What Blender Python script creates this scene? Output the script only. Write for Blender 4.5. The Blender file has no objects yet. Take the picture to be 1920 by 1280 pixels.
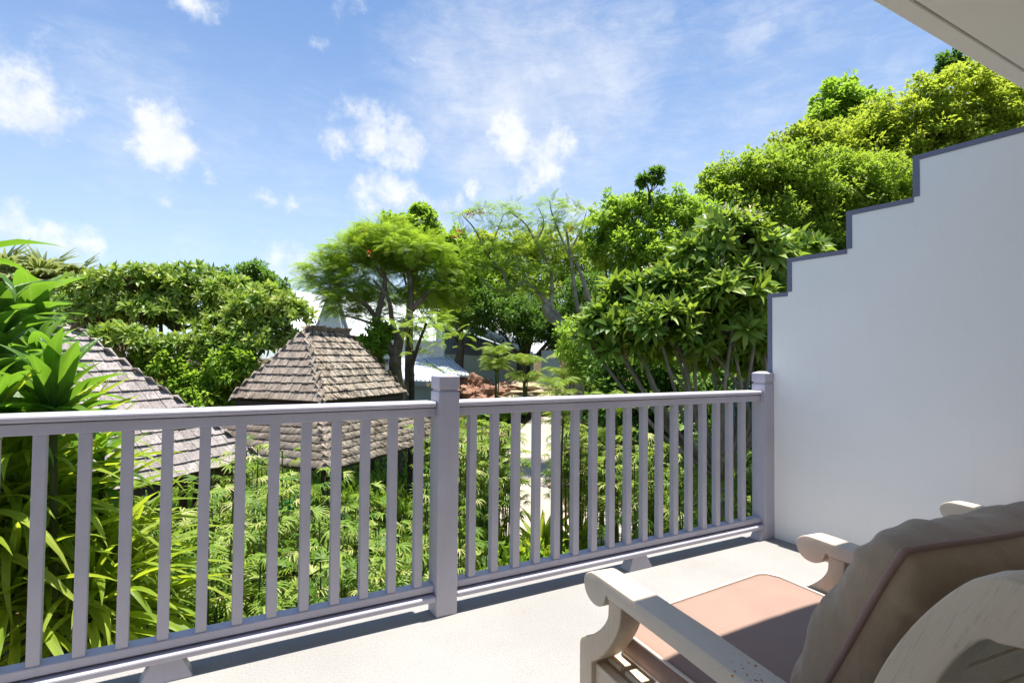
import bpy, math, random
import numpy as np
from mathutils import Vector, Matrix
random.seed(7); rng = np.random.default_rng(7)
C = bpy.context.scene.collection
scene = bpy.context.scene

# ------------------------------------------------------------------ camera
FPX, YAW, PITCH, ROLL, EYE = 1064.1, .5247, .0275, .0096, 1.1836     # focal length in photo pixels (1920 wide)
FW = np.array([math.sin(YAW)*math.cos(PITCH), math.cos(YAW)*math.cos(PITCH), math.sin(PITCH)])
RT = np.array([math.cos(YAW), -math.sin(YAW), 0.0]); UP = np.cross(RT, FW)
RT, UP = RT*math.cos(ROLL)+UP*math.sin(ROLL), -RT*math.sin(ROLL)+UP*math.cos(ROLL)
CP = np.array([0, 0, EYE])
cam = bpy.data.objects.new('camera', bpy.data.cameras.new('camera')); C.objects.link(cam)
cam.data.sensor_width = 36; cam.data.lens = FPX/1920*36
cam.data.clip_start = .05; cam.data.clip_end = 2000
m = Matrix.Identity(4)
for i in range(3):
    m[i][0] = RT[i]; m[i][1] = UP[i]; m[i][2] = -FW[i]; m[i][3] = CP[i]
cam.matrix_world = m
scene.camera = cam

def ray(u, v): return FW+(u-960)/FPX*RT-(v-640)/FPX*UP
def at(u, v, D): return CP+D*ray(u, v)                       # the place D metres out that the photo shows at u, v
def onz(u, v, z): q = ray(u, v); return CP+q*((z-EYE)/q[2])
def pix(P):
    q = np.asarray(P)-CP; z = q@FW
    return 960+FPX*(q@RT)/z, 640-FPX*(q@UP)/z, z
def flat(r, d):                                              # r metres right and d metres ahead of the camera, on plan
    return np.array([r*math.cos(YAW)+d*math.sin(YAW), -r*math.sin(YAW)+d*math.cos(YAW)])

# ------------------------------------------------------------------ node helpers
def N(nt, t, **kw):
    n = nt.nodes.new(t)
    for k, v in kw.items():
        if k in ('op',): n.operation = v
        elif hasattr(n, k) and not k.startswith('i_'): setattr(n, k, v)
    return n
def L(nt, a, b): nt.links.new(a, b)
def val(nt, x, sock):
    if hasattr(x, 'is_output') or hasattr(x, 'links'): nt.links.new(x, sock)
    else: sock.default_value = x
def MA(nt, op, a, b=0.0, c=None, clamp=False):
    n = nt.nodes.new('ShaderNodeMath'); n.operation = op; n.use_clamp = clamp
    val(nt, a, n.inputs[0]); val(nt, b, n.inputs[1])
    if c is not None: val(nt, c, n.inputs[2])
    return n.outputs[0]
def VM(nt, op, a, b):
    n = nt.nodes.new('ShaderNodeVectorMath'); n.operation = op
    val(nt, a, n.inputs[0])
    if op == 'SCALE': val(nt, b, n.inputs[3])
    else: val(nt, b, n.inputs[1])
    return n.outputs['Value'] if op in ('DISTANCE', 'DOT_PRODUCT', 'LENGTH') else n.outputs[0]
def NOISE(nt, vec, scale, detail=4, rough=.55, dist=0.0):
    n = nt.nodes.new('ShaderNodeTexNoise')
    if vec is not None: nt.links.new(vec, n.inputs['Vector'])
    n.inputs['Scale'].default_value = scale; n.inputs['Detail'].default_value = detail
    n.inputs['Roughness'].default_value = rough; n.inputs['Distortion'].default_value = dist
    return n.outputs['Fac']
def RANGE(nt, x, a, b, c=0.0, d=1.0, smooth=True):
    n = nt.nodes.new('ShaderNodeMapRange'); n.interpolation_type = 'SMOOTHSTEP' if smooth else 'LINEAR'
    val(nt, x, n.inputs[0])
    for i, q in enumerate((a, b, c, d)): n.inputs[i+1].default_value = q
    return n.outputs[0]
def RAMP(nt, x, stops):
    n = nt.nodes.new('ShaderNodeValToRGB'); val(nt, x, n.inputs[0]); e = n.color_ramp.elements
    while len(e) < len(stops): e.new(.5)
    for el, (p, c) in zip(e, stops): el.position = p; el.color = (*c, 1)
    return n.outputs[0]
def MIX(nt, f, a, b, mode='MIX'):
    n = nt.nodes.new('ShaderNodeMix'); n.data_type = 'RGBA'; n.blend_type = mode
    val(nt, f, n.inputs[0]); val(nt, a if not isinstance(a, tuple) else (*a, 1), n.inputs[6]); val(nt, b if not isinstance(b, tuple) else (*b, 1), n.inputs[7])
    return n.outputs[2]
def ATTR(nt, name):
    n = nt.nodes.new('ShaderNodeAttribute'); n.attribute_name = name; return n.outputs['Fac']
def COORD(nt, kind='Object', scale=None, rot=None):
    n = nt.nodes.new('ShaderNodeTexCoord'); o = n.outputs[kind]
    if scale or rot:
        mp = nt.nodes.new('ShaderNodeMapping'); nt.links.new(o, mp.inputs[0])
        if scale: mp.inputs['Scale'].default_value = scale
        if rot: mp.inputs['Rotation'].default_value = rot
        o = mp.outputs[0]
    return o

# ------------------------------------------------------------------ sky, sun, exposure
SUNV = Vector((.068, .006, 1)).normalized()                   # almost at the zenith, a touch over the wall
w = bpy.data.worlds.new("World"); scene.world = w; w.use_nodes = True
nt = w.node_tree; nt.nodes.clear()
out = nt.nodes.new('ShaderNodeOutputWorld'); bg = nt.nodes.new('ShaderNodeBackground'); L(nt, bg.outputs[0], out.inputs[0])
sky = nt.nodes.new('ShaderNodeTexSky'); sky.sky_type = 'NISHITA'; sky.sun_disc = False
sky.sun_elevation = math.asin(SUNV.z); sky.sun_rotation = math.atan2(SUNV.x, SUNV.y)
sky.air_density = 1.0; sky.dust_density = .4; sky.ozone_density = 3.5; sky.altitude = 0
SKYK = .080
bg.inputs[1].default_value = SKYK
tc = nt.nodes.new('ShaderNodeTexCoord'); D0 = tc.outputs['Generated']
nz = nt.nodes.new('ShaderNodeTexNoise'); L(nt, D0, nz.inputs['Vector']); nz.inputs['Scale'].default_value = 9; nz.inputs['Detail'].default_value = 10; nz.inputs['Roughness'].default_value = .62
warp = VM(nt, 'ADD', D0, VM(nt, 'SCALE', VM(nt, 'SUBTRACT', nz.outputs['Color'], (.5, .5, .5)), .11))
def blobs(lst, vec):
    acc = None
    for (u, v, rad, k) in lst:
        d = ray(u, v); d = d/np.linalg.norm(d)
        dist = VM(nt, 'DISTANCE', vec, tuple(d))
        s = MA(nt, 'MULTIPLY', MA(nt, 'SUBTRACT', 1.0, MA(nt, 'DIVIDE', dist, rad/FPX)), k)
        acc = s if acc is None else MA(nt, 'MAXIMUM', acc, s)
    return acc
cum = blobs([(20, 170, 85, 1), (60, 215, 60, 1), (300, 250, 62, 1.25), (330, 275, 55, 1.1), (650, 215, 40, .8), (690, 245, 60, 1.1), (760, 268, 75, 1.1),
             (625, 272, 42, .8), (970, 262, 75, 1), (1030, 290, 80, 1), (990, 315, 60, .8), (880, 360, 28, .8), (15, 422, 40, .85), (70, 440, 34, .75), (125, 450, 40, .8), (175, 456, 32, .75),
             (690, 358, 45, .6), (740, 378, 55, .75), (835, 405, 50, .7), (122, 257, 20, .8), (400, 335, 30, .6), (300, 365, 28, .6), (490, 370, 24, .55), (543, 374, 22, .55),
             (590, 75, 26, .55), (380, 3, 30, .6), (660, 8, 35, .5), (790, 103, 20, .55), (550, 490, 45, .6), (1070, 395, 90, .45)], warp)
fb = NOISE(nt, D0, 13, 12, .66)
cden = RANGE(nt, MA(nt, 'ADD', cum, MA(nt, 'MULTIPLY', MA(nt, 'SUBTRACT', fb, .5), 2.0)), .0, .85)
cden = MA(nt, 'MULTIPLY', cden, RANGE(nt, cum, -.4, .02))
mp = nt.nodes.new('ShaderNodeMapping'); L(nt, D0, mp.inputs[0]); mp.inputs['Rotation'].default_value = (0, .35, .5); mp.inputs['Scale'].default_value = (1, 1, 3.2)
st = NOISE(nt, mp.outputs[0], 11, 12, .72, .5)
cir = blobs([(960, 190, 270, 1), (1080, 160, 240, .9), (900, 130, 210, .8), (250, 215, 190, .5), (140, 190, 110, .4), (1230, 95, 90, .45), (1480, 25, 130, .5), (1290, 60, 60, .3),
             (1400, 85, 70, .75), (1500, 60, 120, .45), (1690, 125, 70, .5), (1100, 260, 230, .6), (420, 280, 160, .35), (560, 340, 300, .25), (330, 450, 300, .25), (1450, 230, 480, .42)], warp)
iden = MA(nt, 'MULTIPLY', RANGE(nt, MA(nt, 'ADD', cir, MA(nt, 'MULTIPLY', MA(nt, 'SUBTRACT', st, .5), 1.1)), .0, 1.05), RANGE(nt, cir, -.1, .3))
# the rest of the sky carries the same scattered fair-weather clouds
low = NOISE(nt, D0, 2.6, 7, .6, .3)
gen = MA(nt, 'MULTIPLY', RANGE(nt, low, .56, .72), .55)
vis = None
dd = ray(760, 300); dd = dd/np.linalg.norm(dd)
gen = MA(nt, 'MULTIPLY', gen, RANGE(nt, VM(nt, 'DISTANCE', D0, tuple(dd)), .55, .95))
den = MA(nt, 'MAXIMUM', MA(nt, 'MAXIMUM', MA(nt, 'MULTIPLY', cden, .86), MA(nt, 'MULTIPLY', iden, .62)), gen)
sep = nt.nodes.new('ShaderNodeSeparateXYZ'); L(nt, D0, sep.inputs[0])
veil = RANGE(nt, sep.outputs[2], .0, .60, .50, .03)             # thin humid veil, thicker towards the horizon
skyc = MIX(nt, veil, VM(nt, 'MULTIPLY', sky.outputs[0], (.80, .92, 1.0)), (4.7, 5.2, 6.1))
cloudc = MIX(nt, RANGE(nt, fb, .35, .65), (4.1, 4.5, 5.2), (5.7, 5.75, 5.8))
L(nt, MIX(nt, den, skyc, cloudc), bg.inputs[0])

sun = bpy.data.objects.new('sun', bpy.data.lights.new('sun', 'SUN')); C.objects.link(sun)
sun.data.energy = 4.3; sun.data.angle = math.radians(.53); sun.data.color = (1, .955, .875)
sun.rotation_euler = SUNV.to_track_quat('Z', 'Y').to_euler(); sun.location = (0, 6, 20)
vs = scene.view_settings; vs.view_transform = 'Standard'; vs.look = 'None'; vs.exposure = 1.27; vs.gamma = 1; vs.use_curve_mapping = False
scene.cycles.max_bounces = 12; scene.cycles.diffuse_bounces = 7; scene.cycles.transmission_bounces = 10; scene.cycles.transparent_max_bounces = 6; scene.cycles.use_denoising = True
scene.cycles.caustics_reflective = False; scene.cycles.caustics_refractive = False

# ------------------------------------------------------------------ materials
MATS = {}
def mat(name, fn):
    if name not in MATS:
        mm = bpy.data.materials.new(name); mm.use_nodes = True; t = mm.node_tree; t.nodes.clear()
        o = t.nodes.new('ShaderNodeOutputMaterial'); s = fn(t); t.links.new(s, o.inputs[0]); MATS[name] = mm
    return MATS[name]
def PBSDF(t, col, rough=.6, spec=.4, bump=None, bstr=.3, bdist=.01, coat=0, metal=0, sheen=0):
    p = t.nodes.new('ShaderNodeBsdfPrincipled')
    val(t, (*col, 1) if isinstance(col, tuple) else col, p.inputs['Base Color']); val(t, rough, p.inputs['Roughness'])
    p.inputs['Specular IOR Level'].default_value = spec; p.inputs['Metallic'].default_value = metal
    p.inputs['Coat Weight'].default_value = coat; p.inputs['Sheen Weight'].default_value = sheen
    if bump is not None:
        b = t.nodes.new('ShaderNodeBump'); b.inputs['Strength'].default_value = bstr; b.inputs['Distance'].default_value = bdist
        t.links.new(bump, b.inputs['Height']); t.links.new(b.outputs[0], p.inputs['Normal'])
    return p.outputs[0]
def OBJRAND(t): n = t.nodes.new('ShaderNodeObjectInfo'); return n.outputs['Random']

def leafmat(name, stops, trans=.35, tcol=(.30, .42, .03), gloss=.35, spec=.35, vein=False, spread=.5):
    def fn(t):
        x = MA(t, 'ADD', ATTR(t, 'tint'), MA(t, 'MULTIPLY', MA(t, 'SUBTRACT', OBJRAND(t), .5), spread), clamp=True)
        col = RAMP(t, x, stops)
        bump = None
        if vein:
            uvn = t.nodes.new('ShaderNodeTexCoord'); s = t.nodes.new('ShaderNodeSeparateXYZ'); L(t, uvn.outputs['UV'], s.inputs[0])
            a = MA(t, 'ABSOLUTE', MA(t, 'SUBTRACT', s.outputs[0], .5))
            rib = RANGE(t, a, .0, .05, 1, 0)
            wv = MA(t, 'SINE', MA(t, 'MULTIPLY', MA(t, 'SUBTRACT', s.outputs[1], MA(t, 'MULTIPLY', a, vein[1])), vein[0]))
            bl = NOISE(t, uvn.outputs['UV'], 4, 3)
            col = MIX(t, RANGE(t, bl, .35, .75, 0, .35), col, MIX(t, .6, col, stops[-1][1]))
            col = MIX(t, MA(t, 'MULTIPLY', rib, .5), col, (.32, .42, .12))
            col = MIX(t, RANGE(t, wv, .3, 1, 0, .22), col, MIX(t, .5, col, (.0, .03, .0)))
            bump = MA(t, 'ADD', MA(t, 'MULTIPLY', wv, .3), rib)
        b = PBSDF(t, col, gloss+.08, spec*.75, bump, .35, .006)
        tr = t.nodes.new('ShaderNodeBsdfTranslucent'); L(t, MIX(t, .6, col, tuple(min(.8, c*1.45) for c in tcol)), tr.inputs[0])
        mx = t.nodes.new('ShaderNodeMixShader'); mx.inputs[0].default_value = min(.55, trans+.13)
        L(t, b, mx.inputs[1]); L(t, tr.outputs[0], mx.inputs[2]); return mx.outputs[0]
    return mat(name, fn)
G = lambda *c: c
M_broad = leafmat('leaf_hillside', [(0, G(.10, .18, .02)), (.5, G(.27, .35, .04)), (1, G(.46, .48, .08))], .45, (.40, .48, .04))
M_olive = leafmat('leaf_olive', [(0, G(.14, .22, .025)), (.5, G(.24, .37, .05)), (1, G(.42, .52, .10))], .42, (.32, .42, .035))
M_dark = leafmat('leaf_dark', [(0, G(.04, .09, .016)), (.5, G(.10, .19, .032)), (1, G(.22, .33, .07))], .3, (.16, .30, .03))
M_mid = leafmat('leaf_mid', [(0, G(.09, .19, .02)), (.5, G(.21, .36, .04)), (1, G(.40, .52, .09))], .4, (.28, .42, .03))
M_feather = leafmat('leaf_feathery', [(0, G(.06, .14, .018)), (.5, G(.15, .26, .03)), (1, G(.30, .38, .05))], .40, (.34, .48, .03), .5)
M_plum = leafmat('leaf_frangipani', [(0, G(.06, .14, .025)), (.5, G(.20, .31, .05)), (.85, G(.42, .48, .11)), (1, G(.58, .56, .20))], .26, (.36, .48, .04), .3)
M_palm = leafmat('leaf_lady_palm', [(0, G(.035, .10, .018)), (.45, G(.14, .25, .035)), (.8, G(.31, .40, .075)), (1, G(.56, .52, .25))], .3, (.38, .48, .04), .32, spread=.75)
M_fan = leafmat('leaf_fan_palm', [(0, G(.09, .13, .045)), (.5, G(.22, .28, .11)), (1, G(.42, .44, .22))], .3, (.30, .34, .08), .4)
M_big = leafmat('leaf_broad_glossy', [(0, G(.02, .08, .014)), (.5, G(.08, .18, .025)), (1, G(.24, .36, .05))], .30, (.22, .42, .02), .22, .5, (95, .9))
M_strap = leafmat('leaf_strap', [(0, G(.05, .13, .015)), (.5, G(.25, .38, .03)), (1, G(.52, .56, .09))], .36, (.48, .56, .03), .24, .5, (30, 8))
M_grass = leafmat('leaf_grass', [(0, G(0.072, 0.174, 0.014)), (.5, G(0.145, 0.304, 0.023)), (1, G(0.261, 0.406, 0.043))], .35, (.3, .45, .03), .4)
M_flower_red = mat('petal_orange', lambda t: PBSDF(t, (.75, .14, .03), .6))
M_flower = mat('petal_cream', lambda t: PBSDF(t, RAMP(t, ATTR(t, 'tint'), [(0, (.85, .62, .25)), (.35, (.85, .78, .60)), (1, (.86, .84, .74))]), .5))

def barkfn(a, b, sc=1.0):
    def fn(t):
        n = NOISE(t, COORD(t, 'Object', (1, 1, .35)), 14*sc, 8, .7); n2 = NOISE(t, COORD(t), 2.2*sc, 4)
        return PBSDF(t, MIX(t, RANGE(t, n2, .35, .65), RAMP(t, n, [(.3, a), (.7, b)]), (a[0]*.8, a[1]*.85, a[2]*.8)), .85, .2, n, .7, .03)
    return fn
M_bark = mat('bark_brown', barkfn((.10, .075, .05), (.24, .19, .14)))
M_barkgrey = mat('bark_grey', barkfn((.20, .175, .14), (.42, .38, .31)))
M_barkdark = mat('bark_dark', barkfn((.035, .03, .02), (.10, .08, .055)))
M_stem = mat('stem_green', barkfn((.07, .09, .03), (.16, .17, .07)))

def railfn(t):
    c = COORD(t); n = NOISE(t, c, 3, 6, .6); f = NOISE(t, COORD(t, 'Object', (1, 1, 1)), 90, 3, .7)
    scuff = RANGE(t, NOISE(t, c, 26, 6, .7), .66, .72, 0, .35)
    drip = NOISE(t, COORD(t, 'Object', (14, 14, 1.1)), 3, 5, .7); base = MIX(t, RANGE(t, drip, .5, .75, 0, .35), MIX(t, RANGE(t, n, .3, .7), (.425, .405, .465), (.49, .465, .53)), (.34, .325, .37))
    return PBSDF(t, MIX(t, scuff, base, (.42, .40, .43)), RANGE(t, n, .3, .7, .34, .5), .45, f, .12, .002)
M_rail = mat('painted_timber_lilac_grey', railfn)
def wallfn(t):
    c = COORD(t); n = NOISE(t, c, 1.3, 5, .6); f = NOISE(t, c, 140, 4, .65); s = NOISE(t, COORD(t, 'Object', (1, 9, .6)), 3, 6, .6)
    col = MIX(t, RANGE(t, n, .3, .7), (.90, .89, .855), (.93, .92, .885)); col = MIX(t, RANGE(t, s, .55, .8, 0, .10), col, (.66, .68, .67))
    return PBSDF(t, col, .85, .2, MA(t, 'ADD', f, MA(t, 'MULTIPLY', NOISE(t, COORD(t, 'Object', (1, 1, .25)), 18, 4), 1.2)), .35, .003)
M_wall = mat('white_render', wallfn)
M_trim = mat('blue_grey_trim', lambda t: PBSDF(t, MIX(t, NOISE(t, COORD(t), 6, 5), (.15, .16, .23), (.19, .20, .27)), .6, .3))
M_soffit = mat('soffit_paint', lambda t: PBSDF(t, MIX(t, NOISE(t, COORD(t), 1.5, 5), (.88, .83, .74), (.92, .87, .79)), .8, .2, NOISE(t, COORD(t), 80, 3), .15, .002))
def floorfn(t):
    c = COORD(t); big = NOISE(t, c, 1.6, 6, .6); fine = NOISE(t, c, 120, 4, .85); mid = NOISE(t, c, 22, 5, .6)
    vo = t.nodes.new('ShaderNodeTexVoronoi'); L(t, c, vo.inputs['Vector']); vo.inputs['Scale'].default_value = 330
    col = MIX(t, RANGE(t, big, .3, .7), (.30, .291, .282), (.345, .334, .323))
    col = MIX(t, RANGE(t, fine, .38, .58, .5, 0), col, (.20, .19, .18)); col = MIX(t, RANGE(t, mid, .6, .8, 0, .25), col, (.25, .23, .215))
    stain = RANGE(t, NOISE(t, c, 5.5, 3, .5), .69, .75, 0, .45); col = MIX(t, stain, col, (.28, .18, .12))
    return PBSDF(t, col, .85, .25, MA(t, 'ADD', fine, vo.outputs['Distance']), .55, .003)
M_floor = mat('washed_concrete', floorfn)
M_slab = mat('slab_edge', lambda t: PBSDF(t, MIX(t, NOISE(t, COORD(t), 8, 6), (.42, .40, .37), (.58, .55, .51)), .9, .2))

def woodfn(t, s1=(34, 2.2, 30), s2=(120, 7, 110), rot=None):
    def crd(s):
        if rot is None: return COORD(t, 'Object', s)
        a = t.nodes.new('ShaderNodeMapping'); L(t, COORD(t), a.inputs[0]); a.inputs['Rotation'].default_value = rot
        return VM(t, 'MULTIPLY', a.outputs[0], s)
    g = NOISE(t, crd(s1), 3.5, 7, .65, .4); g2 = NOISE(t, crd(s2), 1.6, 4, .7)
    big = NOISE(t, COORD(t), 3, 4)
    col = MIX(t, RANGE(t, big, .3, .7), (.58, .465, .335), (.66, .535, .40))
    pores = MA(t, 'MULTIPLY', RANGE(t, g2, .54, .62), RANGE(t, g, .46, .58))
    col = MIX(t, MA(t, 'MULTIPLY', pores, .5), col, (.26, .20, .14)); col = MIX(t, RANGE(t, g, .3, .75, 0, .16), col, (.34, .28, .22))
    return PBSDF(t, col, .55, .35, g2, .25, .0015)
M_wood = mat('whitewashed_teak', woodfn); M_woodV = mat('whitewashed_teak_upright', lambda t: woodfn(t, (30, 30, 2.2), (220, 220, 7))); M_woodL = mat('whitewashed_teak_leaning', lambda t: woodfn(t, (34, 34, 4.0), (260, 260, 12), (math.radians(-24), 0, 0)))
def woodtop(t):                                                # the arm board: paint rubbed through near its rear
    base = t.nodes.new('ShaderNodeBsdfPrincipled')
    c = COORD(t); s = t.nodes.new('ShaderNodeSeparateXYZ'); L(t, c, s.inputs[0])
    g = NOISE(t, COORD(t, 'Object', (30, 2.5, 2.5)), 3.5, 6, .6); big = NOISE(t, c, 3, 4)
    col = MIX(t, RANGE(t, big, .3, .7), (.56, .475, .375), (.62, .53, .43)); col = MIX(t, RANGE(t, g, .4, .75, 0, .14), col, (.40, .35, .30))
    sp = NOISE(t, COORD(t, 'Object', (1.6, 1, 1)), 85, 3, .5)
    zone = MA(t, 'MULTIPLY', RANGE(t, s.outputs[1], -.46, -.38), RANGE(t, s.outputs[1], -.31, -.26, 1, 0))
    zone = MA(t, 'MULTIPLY', zone, RANGE(t, s.outputs[2], .585, .592))
    col = MIX(t, MA(t, 'MULTIPLY', RANGE(t, sp, .635, .655), zone), col, (.45, .15, .04))
    L(t, col, base.inputs['Base Color']); base.inputs['Roughness'].default_value = .5; base.inputs['Specular IOR Level'].default_value = .35
    return base.outputs[0]
M_woodtop = mat('whitewashed_teak_worn', woodtop)
def fabric(a, b, sc=260, crease=0.0):
    def fn(t):
        c = COORD(t); n = NOISE(t, c, 5, 5, .6)
        wv = MA(t, 'ADD', NOISE(t, COORD(t, 'Object', (1, 14, 14)), 60, 3, .7), NOISE(t, COORD(t, 'Object', (14, 1, 1)), 60, 3, .7))
        col = MIX(t, RANGE(t, n, .3, .7), a, b); col = MIX(t, RANGE(t, wv, .8, 1.2, .22, 0), col, (a[0]*.6, a[1]*.6, a[2]*.6))
        if crease:
            cz = NOISE(t, COORD(t, 'Object', (1.6, 4, 1.2)), 3.2, 3, .5, 1.0); cz2 = NOISE(t, COORD(t, 'Object', (5, 2, 2)), 3.0, 3, .5, .8)
            return PBSDF(t, col, .9, .15, MA(t, 'ADD', MA(t, 'ADD', cz, cz2), MA(t, 'MULTIPLY', wv, .03)), crease, .012, sheen=.25)
        return PBSDF(t, col, .9, .15, wv, .3, .001, sheen=.25)
    return fn
M_seat = mat('fabric_beige', fabric((.285, .185, .145), (.32, .21, .165)))
M_back = mat('fabric_taupe', fabric((.325, .235, .155), (.39, .29, .195), crease=.5))
M_pipeL = mat('piping_light', fabric((.62, .54, .46), (.68, .60, .52)))
M_pipeD = mat('piping_mauve', fabric((.27, .165, .14), (.32, .20, .165)))

def shinglefn(a, b, dirt, moss):
    def fn(t):
        r = MA(t, 'ADD', ATTR(t, 'tint'), MA(t, 'MULTIPLY', OBJRAND(t), 1.0)); r = MA(t, 'FRACT', MA(t, 'MULTIPLY', r, 3.17))
        g = t.nodes.new('ShaderNodeNewGeometry'); pos = g.outputs['Position']
        st = NOISE(t, VM(t, 'MULTIPLY', pos, (22, 22, 3.5)), 1.6, 6, .7); bl = NOISE(t, pos, 1.5, 5, .6); bl2 = NOISE(t, VM(t, 'MULTIPLY', pos, (3, 3, 1)), 3, 6, .7)
        col = MIX(t, r, a, b); col = MIX(t, RANGE(t, st, .42, .66, 0, .7), col, dirt)
        col = MIX(t, MA(t, 'MULTIPLY', RANGE(t, bl2, .45, .6), moss), col, (.035, .030, .024))
        col = MIX(t, RANGE(t, bl, .4, .7, 0, .3), col, (.30, .27, .24))
        return PBSDF(t, col, .85, .2, st, .5, .006)
    return fn
M_sh_front = mat('shingle_brown', shinglefn((.24, .19, .15), (.38, .315, .255), (.13, .095, .075), .45))
M_sh_moss = mat('shingle_stained', shinglefn((.29, .235, .175), (.45, .38, .295), (.10, .075, .055), 1.0))
M_sh_pale = mat('shingle_silver', shinglefn((.29, .255, .245), (.44, .395, .38), (.13, .10, .09), .3))
M_under = mat('roof_underside', lambda t: PBSDF(t, (.06, .045, .035), .9))
M_post = mat('pavilion_timber', barkfn((.08, .055, .035), (.16, .11, .07)))
def soilfn(t):
    c = COORD(t); n = NOISE(t, c, 1.1, 8, .65); f = NOISE(t, c, 16, 6, .7); v = t.nodes.new('ShaderNodeTexVoronoi'); L(t, c, v.inputs['Vector']); v.inputs['Scale'].default_value = 24
    col = RAMP(t, f, [(.3, (.045, .032, .02)), (.6, (.12, .085, .05)), (.8, (.22, .17, .10))]); col = MIX(t, RANGE(t, n, .45, .6, 0, .5), col, (.06, .075, .02))
    return PBSDF(t, col, .95, .1, MA(t, 'ADD', f, v.outputs['Distance']), .8, .04)
M_soil = mat('soil', soilfn)
def pathfn(t):
    c = COORD(t); n = NOISE(t, c, .7, 6, .6); f = NOISE(t, c, 60, 4, .7)
    col = MIX(t, RANGE(t, n, .3, .7), (.36, .31, .26), (.44, .385, .33)); col = MIX(t, RANGE(t, f, .4, .65, .25, 0), col, (.36, .31, .25))
    return PBSDF(t, col, .9, .2, f, .4, .01)
M_path = mat('sandy_concrete', pathfn)
M_rock = mat('rock_red_brown', lambda t: PBSDF(t, RAMP(t, NOISE(t, COORD(t), 5, 8, .7), [(.3, (.13, .065, .045)), (.55, (.34, .19, .13)), (.75, (.5, .36, .26))]), .9, .2, NOISE(t, COORD(t), 11, 8, .7), .9, .08))
M_rockpale = mat('rock_sandy', lambda t: PBSDF(t, RAMP(t, NOISE(t, COORD(t), 5, 8, .7), [(.3, (.25, .19, .12)), (.7, (.55, .45, .32))]), .9, .2, NOISE(t, COORD(t), 9, 8, .7), .8, .05))
def metalfn(t):
    wv = MA(t, 'SINE', MA(t, 'MULTIPLY', ATTR(t, 'tint'), 60.0)); n = NOISE(t, COORD(t), 1.2, 6, .7)
    return PBSDF(t, MIX(t, RANGE(t, n, .35, .7), (.42, .44, .47), (.62, .64, .66)), .45, .5, n, .2, .02)
M_metal = mat('roof_sheet', metalfn)
M_white = mat('white_paint', lambda t: PBSDF(t, MIX(t, NOISE(t, COORD(t), .8, 5), (.68, .74, .72), (.80, .84, .83)), .7, .3))
M_bluegrey = mat('blue_grey_paint', lambda t: PBSDF(t, MIX(t, NOISE(t, COORD(t), 1.3, 5), (.24, .28, .34), (.31, .35, .42)), .6, .3))
M_glass = mat('window_glass', lambda t: PBSDF(t, (.05, .09, .12), .08, .8))
M_teal = mat('teal_paint', lambda t: PBSDF(t, (.04, .09, .10), .6))
M_green = mat('green_net', lambda t: PBSDF(t, (.02, .30, .13), .6))
M_pink = mat('rusty_pole', lambda t: PBSDF(t, MIX(t, NOISE(t, COORD(t), 9, 4), (.10, .045, .04), (.22, .12, .10)), .7))
M_clay = mat('clay', lambda t: PBSDF(t, MIX(t, NOISE(t, COORD(t), 14, 4), (.36, .22, .13), (.52, .38, .26)), .8))

# ------------------------------------------------------------------ object helpers
def tag(o, label=None, cat=None, group=None, kind=None):
    if label: o['label'] = label
    if cat: o['category'] = cat
    if group: o['group'] = group
    if kind: o['kind'] = kind
    return o
def link(name, me, mt=None, parent=None):
    if mt is not None and not me.materials: me.materials.append(mt)
    o = bpy.data.objects.new(name, me); C.objects.link(o)
    if parent is not None: o.parent = parent
    return o
def empty(name, loc=(0, 0, 0), rz=0.0):
    o = bpy.data.objects.new(name, None); o.empty_display_size = .2; C.objects.link(o); o.location = loc; o.rotation_euler = (0, 0, rz)
    return o
def child(o, root):                                            # parent a mesh built in world space
    o.parent = root; o.matrix_parent_inverse = (Matrix.Translation(root.location) @ root.rotation_euler.to_matrix().to_4x4()).inverted(); return o
def npmesh(name, V, F, tint=None, smooth=False, uv=None):
    V = np.asarray(V, np.float32).reshape(-1, 3); F = np.asarray(F, np.int32)
    k = F.shape[1]; me = bpy.data.meshes.new(name)
    me.vertices.add(len(V)); me.vertices.foreach_set('co', V.ravel())
    me.loops.add(F.size); me.loops.foreach_set('vertex_index', F.ravel())
    me.polygons.add(len(F)); me.polygons.foreach_set('loop_start', np.arange(0, F.size, k, dtype=np.int32))
    if smooth: me.polygons.foreach_set('use_smooth', np.ones(len(F), bool))
    if tint is not None:
        a = me.attributes.new('tint', 'FLOAT', 'POINT'); a.data.foreach_set('value', np.asarray(tint, np.float32))
    if uv is not None:
        l = me.uv_layers.new(name='UVMap'); l.data.foreach_set('uv', np.asarray(uv, np.float32)[F.ravel()].ravel())
    me.update(calc_edges=True); me.validate(); return me
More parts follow.
